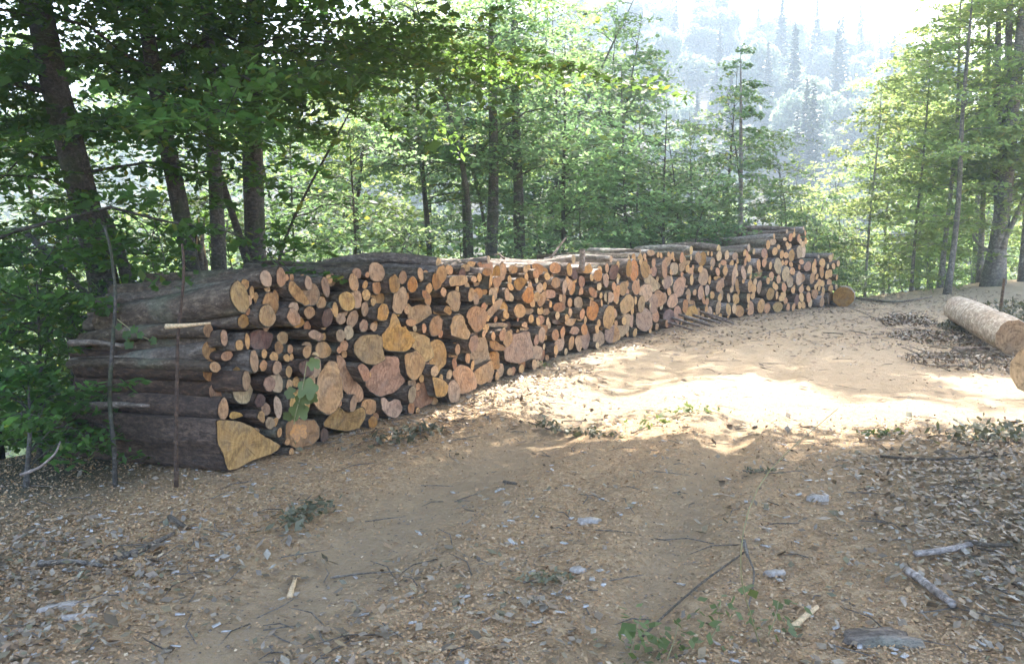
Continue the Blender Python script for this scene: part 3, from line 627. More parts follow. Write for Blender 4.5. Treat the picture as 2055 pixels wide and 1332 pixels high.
# grey poles laid across the raised far stack, long logs on top of the middle
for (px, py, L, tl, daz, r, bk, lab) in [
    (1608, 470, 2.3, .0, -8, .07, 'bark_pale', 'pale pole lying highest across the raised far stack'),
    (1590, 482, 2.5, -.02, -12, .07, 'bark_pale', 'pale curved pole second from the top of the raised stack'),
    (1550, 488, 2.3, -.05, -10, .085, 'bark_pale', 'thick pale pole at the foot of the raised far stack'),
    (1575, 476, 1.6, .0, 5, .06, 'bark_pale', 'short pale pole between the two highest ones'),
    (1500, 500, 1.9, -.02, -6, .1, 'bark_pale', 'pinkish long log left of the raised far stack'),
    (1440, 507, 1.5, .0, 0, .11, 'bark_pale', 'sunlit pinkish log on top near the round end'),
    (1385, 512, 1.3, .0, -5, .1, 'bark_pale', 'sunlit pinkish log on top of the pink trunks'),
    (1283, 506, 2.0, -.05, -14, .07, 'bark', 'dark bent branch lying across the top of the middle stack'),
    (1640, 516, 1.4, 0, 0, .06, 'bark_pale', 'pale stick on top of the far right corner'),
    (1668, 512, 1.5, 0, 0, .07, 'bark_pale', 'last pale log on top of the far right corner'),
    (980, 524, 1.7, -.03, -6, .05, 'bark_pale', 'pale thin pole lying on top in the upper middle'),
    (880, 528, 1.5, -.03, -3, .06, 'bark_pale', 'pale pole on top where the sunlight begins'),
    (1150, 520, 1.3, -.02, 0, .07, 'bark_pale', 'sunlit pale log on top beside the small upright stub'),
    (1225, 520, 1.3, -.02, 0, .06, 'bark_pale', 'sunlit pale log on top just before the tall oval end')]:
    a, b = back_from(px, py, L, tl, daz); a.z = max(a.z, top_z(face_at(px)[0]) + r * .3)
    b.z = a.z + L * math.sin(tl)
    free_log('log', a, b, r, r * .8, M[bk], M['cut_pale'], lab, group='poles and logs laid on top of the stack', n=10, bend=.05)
# lone round past the end of the stack
d = 23.9
free_log('log', (X(1693, d), d, .28), (X(1693, d) + .35, d + .85, .28), .29, .28, M['bark_pale'], M['cut_orange'], 'single round log lying just past the far right end of the stack')
# felled trunks at the right
a = Vector((X(2042, 12.6), 12.6, .33)); b = Vector((X(1922, 17.6), 17.6, .40))
free_log('felled_trunk', a, b, .27, .26, M['bark_bare'], M['cut_tan'], 'long pale felled trunk lying in brush beside the track at the right', 'log', n=26, bend=.05)
a = Vector((5.62, 9.2, .33)); b = Vector((7.2, 10.4, .35))
free_log('felled_trunk', a, b, .31, .31, M['bark_pale'], M['cut_pale'], 'second trunk cut off by the right picture edge, only its pale round end in view', 'log', n=24)

# the two stakes that hold the left end, and sticks around it
def stick(name, pts, rad, mat, label, cat, group=None, k=6, parts=None):
    mb = MB(); P = smooth_path(pts, max(8, len(pts) * 4)); mb.tube(P, np.linspace(rad[0], rad[1], len(P)), k, noise=.05)
    o = link(name, mb.mesh(name, M[mat])); return tag(o, label, cat, group)
d = 6.0
stick('stake', [(X(px, d2), d2, Zp(py, d2)) for px, py, d2 in [(213, 985, 5.9), (214, 900, 5.9), (208, 800, 6.0), (222, 680, 6.05), (232, 590, 6.15), (226, 500, 6.3), (215, 455, 6.4)]], (.018, .009), 'bark_tree', 'grey crooked upright pole, the left one of two before the log stack', 'pole', 'upright poles holding the stack')
stick('stake', [(X(px, d2), d2, Zp(py, d2)) for px, py, d2 in [(338, 985, 5.85), (341, 880, 5.85), (346, 800, 5.9), (352, 680, 5.95), (368, 570, 6.0), (371, 520, 6.1), (368, 490, 6.2)]], (.016, .009), 'bark_dark', 'thin dark upright pole, the right one of two before the log stack', 'pole', 'upright poles holding the stack')
stick('stake', [(X(1166, 12.6), 12.6, 1.3), (X(1168, 12.6), 12.6, 1.62)], (.05, .045), 'bark_pale', 'short upright stub standing on top of the middle stack', 'pole')
stick('broken_branch', [(X(140, 6.4), 6.4, .45), (X(215, 6.2), 6.2, .52), (X(290, 6.1), 6.1, .53)], (.05, .01), 'bark_pale', 'pale torn splinter poking left below the long logs', 'branch')
stick('broken_branch', [(X(330, 5.98), 5.98, Zp(655, 5.98)), (X(370, 5.95), 5.95, Zp(653, 5.95)), (X(420, 5.98), 5.98, Zp(648, 5.98))], (.022, .008), 'splinter', 'short bright stick wedged under the thick long log by the right pole', 'branch')
stick('broken_branch', [(X(135, 6.3), 6.3, Zp(688, 6.3)), (X(180, 6.2), 6.2, Zp(686, 6.2)), (X(260, 6.15), 6.15, Zp(696, 6.15))], (.03, .012), 'bark', 'thin curved stick behind the left pole under the thick log', 'branch')
stick('broken_branch', [(X(1105, 12.2), 12.2, 1.5), (X(1118, 12.3), 12.3, 1.62), (X(1135, 12.4), 12.4, 1.78)], (.02, .01), 'bark_pale', 'forked dry twig rising from the top of the middle stack', 'branch')
stick('broken_branch', [(X(1012, 10.9), 10.9, 1.5), (X(1000, 11.0), 11.0, 1.56), (X(992, 11.0), 11.0, 1.55)], (.016, .008), 'bark_pale', 'bent dry twig on top of the upper middle stack', 'branch')
# loose sticks at the foot of the far part
for i in range(7):
    px = 1335 + i * 14; yb = 17.2 + (i * .25); x = X(px, yb); z = .06 + .05 * (i % 3)
    stick('loose_stick', [(x, yb, z + .12), (x + .5, yb - .35, z - .02)], (.03, .02), 'bark_pale', f'{["pale","grey","thin","thick","short","bent","last"][i]} loose stick in the heap at the foot of the pink trunks', 'stick', 'loose sticks at the foot of the stack', k=5)

# ------------------------------------------------------------------ leaves and trees
def leaf_quads(Cn, l, w, nrm_tilt=.45, rg=rng, yaw=None):
    """rhombic leaves round centres Cn, mostly level, folded a little"""
    n = len(Cn); yaw = rg.uniform(0, 2 * np.pi, n) if yaw is None else yaw
    k_ = np.exp(rg.normal(0, .28, n)); l = l * k_; w = w * k_ * rg.uniform(.7, 1.25, n)
    p = rg.normal(0, nrm_tilt, n); q = rg.normal(0, nrm_tilt, n)
    ax = np.stack([np.cos(yaw) * np.cos(p), np.sin(yaw) * np.cos(p), np.sin(p)], 1)
    sd = np.stack([-np.sin(yaw) * np.cos(q), np.cos(yaw) * np.cos(q), np.sin(q)], 1)
    a = Cn - ax * l[:, None] / 2; b = Cn + sd * w[:, None] / 2 + ax * l[:, None] * .05; c = Cn + ax * l[:, None] / 2; d_ = Cn - sd * w[:, None] / 2 + ax * l[:, None] * .05
    return np.stack([a, b, c, d_], 1).reshape(-1, 3)
def quad_idx(n): return np.arange(n * 4, dtype=np.int32).reshape(-1, 4)
def limb_leaves(P0, az, L, rg, leaf, up=.15, dens=1.0, droop=.12, twigs=None):
    """a limb that climbs, then levels out, with flat feathery side sprays; returns leaf centres and yaws"""
    t_ = np.linspace(0, 1, 8)
    dirx, diry = math.cos(az), math.sin(az)
    a_ = up * rg.uniform(1.6, 4.2); b_ = a_ * rg.uniform(.55, 1.0) + droop
    z = a_ * t_ - b_ * t_ ** 2
    bend = rg.normal() * .22; wig = rg.normal(0, .018, (8, 3)) * L; wig[0] = 0
    P = np.stack([P0[0] + L * (t_ * dirx - bend * t_ ** 2 * diry), P0[1] + L * (t_ * diry + bend * t_ ** 2 * dirx), P0[2] + L * z], 1) + wig
    if twigs is not None: twigs.tube(P, np.linspace(.0065 * L + .003, .002, 8), 4, cap=False)
    C_, Y_ = [], []
    n2 = max(4, int(L * 5.0))
    for j in range(n2 + 1):
        u = .12 + .88 * (j + rg.uniform(0, .8)) / (n2 + .8); u = min(u, 1)
        p = np.array([np.interp(u, t_, P[:, i]) for i in range(3)])
        sd = 1 if j % 2 else -1
        a2 = az + bend * 2 * u + sd * R_(rg.uniform(25, 70)) if j < n2 else az + bend * 2
        l2 = L * rg.uniform(.22, .5) * (1.15 - .6 * u) + .15
        m = max(4, int(l2 / leaf * 3.4 * dens * (1 + l2)))
        v = rg.uniform(.05, 1, m); s2 = np.where(np.arange(m) % 2, 1, -1)
        wd = s2 * rg.uniform(.1, 1, m) * (leaf * .5 + l2 * .3 * (1 - .7 * v))
        dd = np.array([math.cos(a2), math.sin(a2)]); pp = np.array([-dd[1], dd[0]]); sl = rg.normal(-.05, .22)
        c = np.stack([p[0] + l2 * v * dd[0] + wd * pp[0], p[1] + l2 * v * dd[1] + wd * pp[1], p[2] + l2 * v * sl - l2 * droop * v ** 2 - .25 * np.abs(wd) + rg.normal(0, leaf * .3, m)], 1)
        C_.append(c); Y_.append(a2 + s2 * .7 + rg.normal(0, .5, m))
        if twigs is not None and l2 > .3: twigs.tube(np.array([p, p + np.array([dd[0] * l2, dd[1] * l2, l2 * (sl - droop)])]), (.004, .0015), 3, cap=False)
    return np.concatenate(C_), np.concatenate(Y_)
def build_crown(path, rg, leaf, z0, Rmax, nlimb, up=.2, dens=1.0, az_bias=None, prof=None, droop=.12, asp=.6):
    """limbs round a trunk path (n,3); leaves + branch tubes"""
    tw = MB(); CC, YY = [], []
    zs = path[:, 2]; zt = zs[-1]
    for k in range(nlimb):
        u = rg.uniform(0, 1) if k % 3 else (k + rg.uniform(0, 1)) / nlimb; zz = z0 + (zt - z0) * u
        p = np.array([np.interp(zz, zs, path[:, i]) for i in range(3)])
        pr = prof(u) if prof else (1 - u ** 3) * .72 + .28
        az = k * 2.4 + rg.normal() * .7 if az_bias is None or rg.random() > az_bias[1] else az_bias[0] + rg.normal() * .55
        ext = 1.3 if az_bias is not None and abs(math.atan2(math.sin(az - az_bias[0]), math.cos(az - az_bias[0]))) < .7 else 1.0
        c, y = limb_leaves(p, az, ext * Rmax * pr * rg.uniform(.4, 1.1), rg, leaf, up * (1 + u) * rg.uniform(.6, 1.4), dens, droop, tw)
        CC.append(c); YY.append(y)
    Cn = np.concatenate(CC); Y_ = np.concatenate(YY)
    return leaf_quads(Cn, leaf * 1.15, leaf * asp * 1.1, .42, rg, Y_), len(Cn), tw
def make_tree(name, path, rad, leafmat, barkmat, label, seed, leaf=.08, z0=2, Rmax=2.5, nlimb=30, group=None, cat='tree', k=9, extra=(), **kw):
    rg = np.random.default_rng(seed); path = smooth_path(path, 14); base = Vector(path[0])
    e = bpy.data.objects.new(name, None); C.collection.objects.link(e); e.location = base; tag(e, label, cat, group)
    rel = path - np.array(base)
    tm = MB(); rr = np.linspace(rad, rad * .3, len(rel)); rr[-3:] *= [.8, .5, .15]; rr[0] *= 1.35; rr[1] *= 1.08
    tm.tube(rel, rr, k, noise=.05)
    link('trunk', tm.mesh('trunk', M[barkmat]), e)
    for ex in extra:
        pe = smooth_path(ex[0], 9) - np.array(base); q = MB(); q.tube(pe, np.linspace(ex[1], ex[1] * .5, len(pe)), 7, noise=.05); link('limb', q.mesh('limb', M[barkmat]), e)
    V, n, tw = build_crown(rel, rg, leaf, z0 - base.z, Rmax, nlimb, **kw)
    tag(link('crown', mesh_np('crown', V, quad_idx(n), M[leafmat]), e), kind='stuff')
    if tw.v: tag(link('branches', tw.mesh('branches', M[barkmat]), e), kind='stuff')
    return e, n
nleaf = 0
def P3(*pts): return [(X(px, d), d, Zp(py, d)) for px, py, d in pts]
def ground_start(pts):
    x, y, z = pts[0]; return [(x, y, float(H(x, y)) - .1)] + list(pts)
# near trees on the left
near = [
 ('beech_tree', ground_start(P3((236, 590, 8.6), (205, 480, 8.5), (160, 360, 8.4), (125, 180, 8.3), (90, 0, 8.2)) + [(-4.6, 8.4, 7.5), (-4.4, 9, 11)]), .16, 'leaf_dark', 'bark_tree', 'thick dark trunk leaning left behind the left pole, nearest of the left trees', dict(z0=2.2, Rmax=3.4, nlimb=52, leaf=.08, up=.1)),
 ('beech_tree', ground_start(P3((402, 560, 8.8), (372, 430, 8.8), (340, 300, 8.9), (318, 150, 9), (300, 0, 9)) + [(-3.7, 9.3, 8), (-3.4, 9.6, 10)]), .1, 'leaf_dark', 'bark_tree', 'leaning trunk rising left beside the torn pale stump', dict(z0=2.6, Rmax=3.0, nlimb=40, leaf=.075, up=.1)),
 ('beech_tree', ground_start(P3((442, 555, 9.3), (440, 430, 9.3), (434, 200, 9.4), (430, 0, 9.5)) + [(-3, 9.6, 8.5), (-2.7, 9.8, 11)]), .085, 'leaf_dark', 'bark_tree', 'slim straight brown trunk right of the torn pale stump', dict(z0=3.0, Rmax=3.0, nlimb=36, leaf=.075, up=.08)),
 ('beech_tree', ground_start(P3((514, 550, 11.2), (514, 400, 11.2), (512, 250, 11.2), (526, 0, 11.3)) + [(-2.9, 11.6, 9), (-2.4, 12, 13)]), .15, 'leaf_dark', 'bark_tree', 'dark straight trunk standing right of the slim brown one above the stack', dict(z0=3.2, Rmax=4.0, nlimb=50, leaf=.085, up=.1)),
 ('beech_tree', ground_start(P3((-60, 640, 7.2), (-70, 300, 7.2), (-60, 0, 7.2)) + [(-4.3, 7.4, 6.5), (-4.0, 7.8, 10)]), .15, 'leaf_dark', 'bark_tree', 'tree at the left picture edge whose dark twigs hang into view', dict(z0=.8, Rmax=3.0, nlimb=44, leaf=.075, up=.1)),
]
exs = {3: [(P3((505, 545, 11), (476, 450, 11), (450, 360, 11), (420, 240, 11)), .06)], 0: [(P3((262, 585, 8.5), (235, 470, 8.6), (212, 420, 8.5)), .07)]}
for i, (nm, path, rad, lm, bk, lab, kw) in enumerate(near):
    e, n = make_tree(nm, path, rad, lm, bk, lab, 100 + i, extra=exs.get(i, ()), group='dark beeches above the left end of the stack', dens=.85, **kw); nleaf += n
# torn stump
d = 9.0; mb = MB(); x0, y0 = X(405, d), d
P = smooth_path([(x0, y0, float(H(x0, y0)) - .1), (x0 - .02, y0, .9), (x0 - .01, y0, 1.35)], 6); mb.tube(P, [.15, .13, .12, .12, .1, .09], 10, noise=.06)
st = link('broken_stump', mb.mesh('broken_stump', M['bark_tree'])); tag(st, 'torn broken tree stump with pale splintered top among the left trunks', 'stump')
for a in range(5):
    mb = MB(); xx = x0 + .05 * math.cos(a * 1.3); yy = y0 - .04 + .05 * math.sin(a * 1.3)
    mb.tube([(xx, yy, 1.2), (xx + .01, yy, 1.5 + .1 * (a % 3)), (xx + .03 * (a - 2), yy, 1.75 + .1 * ((a * 2) % 3))], (.035, .025, .004), 5); link('splinter', mb.mesh('splinter', M['cut_pale' if a % 2 else 'bark']), st)
# thin straight poles/saplings, mid distance; (pixel column path, depth, radius)
mid = [
 ([(548, 530), (600, 420), (650, 330), (700, 250), (760, 130)], 12, .03, 'thin sapling leaning right across the light gap', .6, 1.3, 14, 'leaf_mid', .07),
 ([(985, 505), (992, 380), (990, 250), (985, 100), (985, -40)], 19, .17, 'left of the two tall straight trunks standing close together mid-forest', 3.4, 2.8, 46, 'leaf_mid', .1),
 ([(1042, 505), (1040, 380), (1034, 250), (1030, 100), (1028, -40)], 20, .17, 'right of the two tall straight trunks standing close together mid-forest', 3.2, 2.8, 46, 'leaf_mid', .1),
 ([(945, 500), (940, 360), (900, 220), (860, 110), (830, -20)], 18, .085, 'slim trunk leaning left, touching the twin tall trunks', 3.2, 2.2, 34, 'leaf_mid', .09),
 ([(865, 520), (845, 300), (838, 150), (835, -20)], 19, .08, 'slim upright trunk left of the leaning ones mid-forest', 2.5, 2.4, 38, 'leaf_mid', .09),
 ([(935, 500), (930, 300), (915, 120), (900, -30)], 21, .09, 'upright slim trunk between the leaning trunk and the twin tall ones', 3, 2.4, 36, 'leaf_mid', .09),
 ([(980, 480), (950, 330), (895, 180), (870, 0)], 22, .06, 'thin curved trunk crossing behind the slim leaning one', 3.4, 2.0, 26, 'leaf_bright', .1),
 ([(716, 535), (713, 420), (708, 330), (705, 240)], 14, .035, 'thin upright sapling right of the light gap', .8, 1.5, 22, 'leaf_mid', .08),
 ([(592, 530), (590, 420), (588, 300), (590, 180)], 15, .03, 'thin sapling left of the light gap behind the stack', .8, 1.5, 20, 'leaf_mid', .08),
 ([(1255, 505), (1250, 380), (1245, 260), (1240, 130)], 22, .055, 'slim trunk in the bluish thicket right of the twin tall trunks', .8, 2.2, 36, 'leaf_mid', .1),
 ([(1130, 510), (1128, 380), (1132, 250), (1130, 60)], 21, .07, 'slim dark trunk just right of the twin tall trunks', 1.2, 2.5, 40, 'leaf_mid', .1),
 ([(1330, 500), (1328, 400), (1330, 300), (1332, 205)], 22, .045, 'slim young tree with bluish foliage behind the middle stack', .4, 2.0, 36, 'leaf_mid', .1),
]
for i, (pp, d, rad, lab, z0, Rm, nl, lm, lf) in enumerate(mid):
    e, n = make_tree('beech_tree', ground_start(P3(*[(a, b, d) for a, b in pp])), rad, lm, 'bark_tree', lab, 200 + i, leaf=lf, z0=z0, Rmax=Rm, nlimb=nl, group='forest trees behind the stack', up=.12, dens=.42); nleaf += n
# sparse tall tree against the hill
e, n = make_tree('larch_tree', ground_start(P3((1483, 500, 24), (1482, 400, 24), (1478, 260, 24), (1474, 105, 24))), .085, 'leaf_mid', 'bark_beech', 'thin straight tree with sparse level limbs against the hazy hill', 301, leaf=.1, z0=1.2, Rmax=1.9, nlimb=34, up=.02, prof=lambda u: (1 - u) * .9 + .1); nleaf += n
# right-hand group
rt = [
 ([(1990, 552), (1998, 480), (2005, 400), (2012, 250), (2020, 60)], 29, .3, 'thickest grey trunk at the right, forking low with a side limb', 3, 4.0, 70, [(P3((1985, 505, 29), (1968, 500, 29), (1950, 482, 29), (1946, 470, 29)), .07), (P3((2004, 500, 28.8), (2020, 455, 28.8), (2035, 430, 28.8), (2060, 340, 28.8)), .1), (P3((2000, 440, 29.2), (1985, 330, 29.2), (1980, 200, 29.2), (1975, 60, 29.2)), .16)]),
 ([(1900, 590), (1912, 480), (1916, 400), (1912, 250), (1920, 80)], 27, .1, 'slim pale trunk with a kink, left of the thickest right trunk', 2.2, 2.6, 44, ()),
 ([(1885, 570), (1898, 400), (1905, 250), (1900, 90)], 30, .09, 'slim pale trunk just left of the kinked one', 3, 2.4, 36, ()),
 ([(1965, 545), (1962, 400), (1965, 250), (1955, 40)], 31, .11, 'upright slim trunk between the kinked and the thickest trunk', 3.2, 2.8, 44, ()),
 ([(2050, 545), (2052, 400), (2048, 250), (2040, 30)], 30, .14, 'trunk at the right picture edge behind the felled trunk', 2.5, 3.2, 50, ()),
 ([(1828, 580), (1832, 450), (1840, 330), (1845, 200)], 30, .06, 'thin tree with yellow-green leaves left of the pale right trunks', 1, 2.5, 44, ()),
 ([(1735, 590), (1738, 480), (1742, 380), (1750, 300)], 29, .05, 'thin young tree with bright leaves past the end of the stack', .6, 2.2, 40, ())]
for i, (pp, d, rad, lab, z0, Rm, nl, ex) in enumerate(rt):
    pp = pp + [(pp[-1][0] + (pp[-1][0] - pp[-2][0]) * .3, pp[-1][1] - 130)]
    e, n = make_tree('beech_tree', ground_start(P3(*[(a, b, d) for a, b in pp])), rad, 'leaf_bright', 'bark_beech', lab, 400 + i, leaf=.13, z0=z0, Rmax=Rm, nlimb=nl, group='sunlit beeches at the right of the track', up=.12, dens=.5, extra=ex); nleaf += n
# trees outside the frame shading the near track; last one added for far-track shade
for i, (x, y, r, h, z0, Rm, nl, bias, lab) in enumerate([
        (6.9, 8.5, .2, 12.5, 7.0, 5.3, 160, (math.pi + .05, .78), 'tall beech right of the track, outside the picture, shading the foreground'),
        (-6.6, 9.6, .22, 13.5, 5.5, 6.0, 100, (0, .5), 'tall beech left of the track, outside the picture, shading the left side'),
        (6.4, 6.4, .2, 11.5, 6.0, 5.8, 120, (math.pi, .7), 'beech on the right verge beside the camera, outside the picture'),
        (16.5, 29.5, .16, 17.5, 13.6, 9.0, 60, (math.pi * 1.03, .8), 'unseen wide beech added at the right bend, its high limbs shading the far track')]):
    e, n = make_tree('beech_tree', [(x, y, float(H(x, y)) - .1), (x - .1 * np.sign(x), y, h * .4), (x - .5 * np.sign(x), y, h)], r, 'leaf_dark' if i < 3 else 'leaf_bright', 'bark_beech', lab, 500 + i, leaf=.15 if i < 3 else .16, z0=z0, Rmax=Rm, nlimb=nl, up=.1, group='tall roadside beeches', az_bias=bias, prof=lambda u: 1 - .45 * u * u, dens=.9); nleaf += n
# generic variants, copied
def variant(h, Rm, nl, leaf, seed, z0, rad, up=.15, leafmat='leaf_mid', dens=1.0):
    rg = np.random.default_rng(seed)
    path = smooth_path([(0, 0, -.6), (rg.normal() * .05 * h, rg.normal() * .05 * h, h * .5), (rg.normal() * .07 * h, rg.normal() * .07 * h, h)], 10)
    tm = MB(); tm.tube(path, np.append(np.linspace(rad, rad * .3, 8), [rad * .15, rad * .04]), 7, noise=.04)
    V, n, tw = build_crown(path, rg, leaf, z0, Rm, nl, up=up, dens=dens)
    return (tm.mesh('trunk', None), mesh_np('crown', V, quad_idx(n)), tw.mesh('branches', None)), h
VAR = {'bush': [variant(3.2, 1.5, 28, .085, 1, .2, .035, dens=.6), variant(3.6, 1.7, 32, .085, 2, .15, .04, dens=.6)],
       'mid': [variant(7, 2.2, 40, .11, 3, .6, .07, dens=.5), variant(8, 2.5, 42, .11, 4, .9, .08, dens=.5), variant(7.5, 2.0, 36, .11, 5, .4, .06, dens=.5)],
       'tall': [variant(14, 3.2, 46, .15, 6, 2.6, .13, dens=.45), variant(15, 3.6, 48, .15, 7, 3.4, .14, dens=.45), variant(13, 3.0, 40, .15, 8, 3, .12, dens=.42)]}
def with_mats(ms, leafmat, barkmat, cache={}):
    key = (id(ms), leafmat, barkmat)
    if key not in cache:
        tr, cr, br = [m.copy() for m in ms]
        for m, n_, mt in ((tr, 'trunk', barkmat), (cr, 'crown', leafmat), (br, 'branches', barkmat)): m.name = n_; m.materials.clear(); m.materials.append(M[mt])
        cache[key] = (tr, cr, br)
    return cache[key]
def place(kind, px, d, ytop, leafmat, barkmat, label, group, name='beech_tree', cat='tree', vi=None, world=None, h=None, rz=None):
    vs_ = VAR[kind]; v = vs_[random.randrange(len(vs_)) if vi is None else vi]
    x, y = world if world else (X(px, d), d); zb = float(H(x, y)); hh = h or (Zp(ytop, d) - zb); s = hh / v[1]
    e = bpy.data.objects.new(name, None); C.collection.objects.link(e); e.location = (x, y, zb - .05)
    e.rotation_euler = (0, 0, random.uniform(0, 6.28) if rz is None else rz); sw = s ** .75 if s > 0 else s; e.scale = (sw, sw, s)
    tag(e, label, cat, group)
    for nm, me in zip(('trunk', 'crown', 'branches'), with_mats(v[0], leafmat, barkmat)): tag(link(nm, me, e), kind=None if nm == 'trunk' else 'stuff')
    return e
where = lambda px: ('behind the left stack end' if px < 560 else 'behind the big split trunks' if px < 850 else 'behind the middle stack' if px < 1150 else 'behind the pink trunks' if px < 1450 else 'behind the raised far stack' if px < 1640 else 'past the far end of the stack')
# undergrowth right behind the stack
und = [(-40, 8.6, 420), (60, 9.2, 470), (130, 10.2, 400), (250, 11, 380), (330, 10.4, 470), (400, 12.5, 400), (470, 13, 420), (585, 13.5, 420), (650, 13, 450), (770, 14, 450), (840, 16, 440), (925, 17.5, 450), (1090, 17, 420), (1160, 18, 380), (1210, 18.5, 410), (1270, 19.5, 370), (1330, 20, 390), (1385, 20.5, 350), (1430, 21.5, 380), (1500, 23.5, 400), (1560, 24.5, 360), (1625, 26, 390), (1665, 27.5, 440), (1700, 28, 470)]
od = {}
for i, (px, d, yt) in enumerate(und):
    if edge_dist(np.array(X(px, d)), np.array(d)) < .5: d += 1.2
    w_ = where(px); od[w_] = od.get(w_, 0) + 1
    place('bush', px, d, yt, 'leaf_dark' if px < 480 else 'leaf_mid', 'bark_tree', f'{ORD[od[w_]-1] if od[w_]>1 else "first"} young beech from the left {w_}', 'young beeches growing right behind the stack', name='young_beech', cat='sapling', vi=i % 2)
# second row, shaping the tree line against the hill
row2 = [(-60, 13, 120), (80, 14, 60), (240, 15, 40), (350, 14, 200), (560, 19, 180), (640, 22, 120), (720, 20, 60), (780, 28, -80), (860, 31, -90), (940, 33, -80), (1010, 30, -70), (1085, 31, -50), (1130, 29, -20), (1165, 26, 40), (1195, 28, 10), (1235, 28, 40), (1262, 27, 110), (1285, 26, 175), (1330, 25, 230), (1385, 27, 215), (1430, 26, 190), (1455, 28, 150), (1520, 28, 270), (1560, 30, 315), (1610, 31, 345), (1660, 33, 310), (1700, 34, 300), (1775, 35, 200), (1835, 37, 60), (1890, 36, -30), (1955, 38, -60), (2040, 38, -90), (1790, 32, 430), (1860, 33, 420), (1930, 34, 380), (1830, 31, 480), (1940, 33, 470), (2060, 34, 420)]
od2 = {}
for i, (px, d, yt) in enumerate(row2):
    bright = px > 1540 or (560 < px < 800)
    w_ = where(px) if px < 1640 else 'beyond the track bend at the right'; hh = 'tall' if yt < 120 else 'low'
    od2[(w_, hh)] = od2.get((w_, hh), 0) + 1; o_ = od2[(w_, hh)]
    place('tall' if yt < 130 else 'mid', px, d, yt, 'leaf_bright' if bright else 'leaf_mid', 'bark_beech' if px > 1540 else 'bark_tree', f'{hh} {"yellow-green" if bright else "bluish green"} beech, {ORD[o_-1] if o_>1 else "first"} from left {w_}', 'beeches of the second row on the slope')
# sunlit wood on the slope and in the valley beyond
bgn = 0
for i in range(120):
    d = 42 + 85 * random.random() ** 1.2; px = random.uniform(-150, 2250)
    x = X(px, d)
    if edge_dist(np.array(x), np.array(d)) < 2: continue
    lim = np.interp(px, [0, 1200, 1300, 1500, 1700, 1800, 1900, 2055], [-50, 100, 300, 380, 400, 330, 250, 150])
    zb = float(H(x, d)); h = random.uniform(11, 17)
    ztop = Zp(lim, d)
    h = min(h, ztop - zb) if px > 1150 else max(h, min(17, Zp(250, d) - zb))
    if h < 5: continue
    place('tall', px, d, 0, 'leaf_bright', 'bark_beech', 'sunlit beech of the wood on the valley slope seen between nearer trunks', 'sunlit beeches on the valley slope', world=(x, d), h=h); bgn += 1
# hill wood: rounded beeches and pointed spruces
def blob_tree(seed, h, r, n, leaf):
    rg = np.random.default_rng(seed); c = []
    for k in range(11):
        a = rg.uniform(0, 6.28); rr = r * rg.uniform(.2, .65); cz = h * rg.uniform(.35, .82); br = r * rg.uniform(.35, .6)
        v = rg.normal(size=(n // 11, 3)); v /= np.linalg.norm(v, axis=1)[:, None]
        c.append(np.array([rr * math.cos(a), rr * math.sin(a), cz]) + v * br * rg.uniform(.6, 1, (len(v), 1)) * np.array([1, 1, .85]))
    c = np.concatenate(c); return mesh_np('crown', leaf_quads(c, leaf, leaf * .8, .8, rg), quad_idx(len(c)), M['leaf_hill'])
def spruce(seed, h, r, n, leaf):
    rg = np.random.default_rng(seed); z = h * (1 - np.sqrt(rg.uniform(0, 1, n))) ; z = h * .08 + z * .92
    tier = np.floor(z / (h / 16)) ; fr = (z / (h / 16)) - tier; rad = r * (1 - z / h) * (1.12 - .5 * fr) * rg.uniform(.35, 1, n); a = rg.uniform(0, 6.28, n)
    c = np.stack([np.cos(a) * rad, np.sin(a) * rad, z - rad * .25], 1)
    return mesh_np('crown', leaf_quads(c, leaf, leaf * .5, .3, rg, a), quad_idx(n), M['needle'])
tb = MB(); tb.tube([(0, 0, -.5), (0, 0, 9)], (.25, .12), 6); trunk_far = tb.mesh('trunk', M['bark_tree'])
hv = [blob_tree(11, 16, 5, 3300, .7), blob_tree(12, 14, 4.5, 3300, .7), blob_tree(13, 17, 4.6, 3300, .7)]
hs_ = [spruce(21, 22, 3.2, 3000, .8), spruce(22, 25, 3.4, 3000, .8)]
def hill_tree(x, y, con, s):
    e = bpy.data.objects.new('spruce_tree' if con else 'far_beech', None); C.collection.objects.link(e); e.location = (x, y, float(H(x, y)) - .3)
    e.scale = (s, s, s * random.uniform(.9, 1.1)); e.rotation_euler.z = random.uniform(0, 6.28)
    tag(e, 'hazy pointed spruce standing out of the wood on the far hill' if con else 'hazy rounded pale beech in the wood on the far hill', 'tree', 'spruces on the hazy far hill' if con else 'rounded beeches on the hazy far hill')
    link('trunk', trunk_far, e); link('crown', random.choice(hs_ if con else hv), e)
# skyline spruces by photo column, then the slope
for px in [1215, 1240, 1262, 1290, 1318, 1338, 1362, 1384, 1410, 1432, 1466, 1496, 1512, 1540, 1560, 1583, 1606, 1632, 1668, 1700, 1735]:
    d = random.uniform(285, 305); hill_tree(X(px, d), d, True, random.uniform(.75, 1.15))
cnt = 0
for i in range(420):
    d = random.uniform(130, 300); px = random.uniform(500, 1900)
    if px < 1150 and random.random() < .55: continue
    x = X(px, d); hill_tree(x, d, random.random() < (.2 if d > 200 else .1), random.uniform(.7, 1.2)); cnt += 1
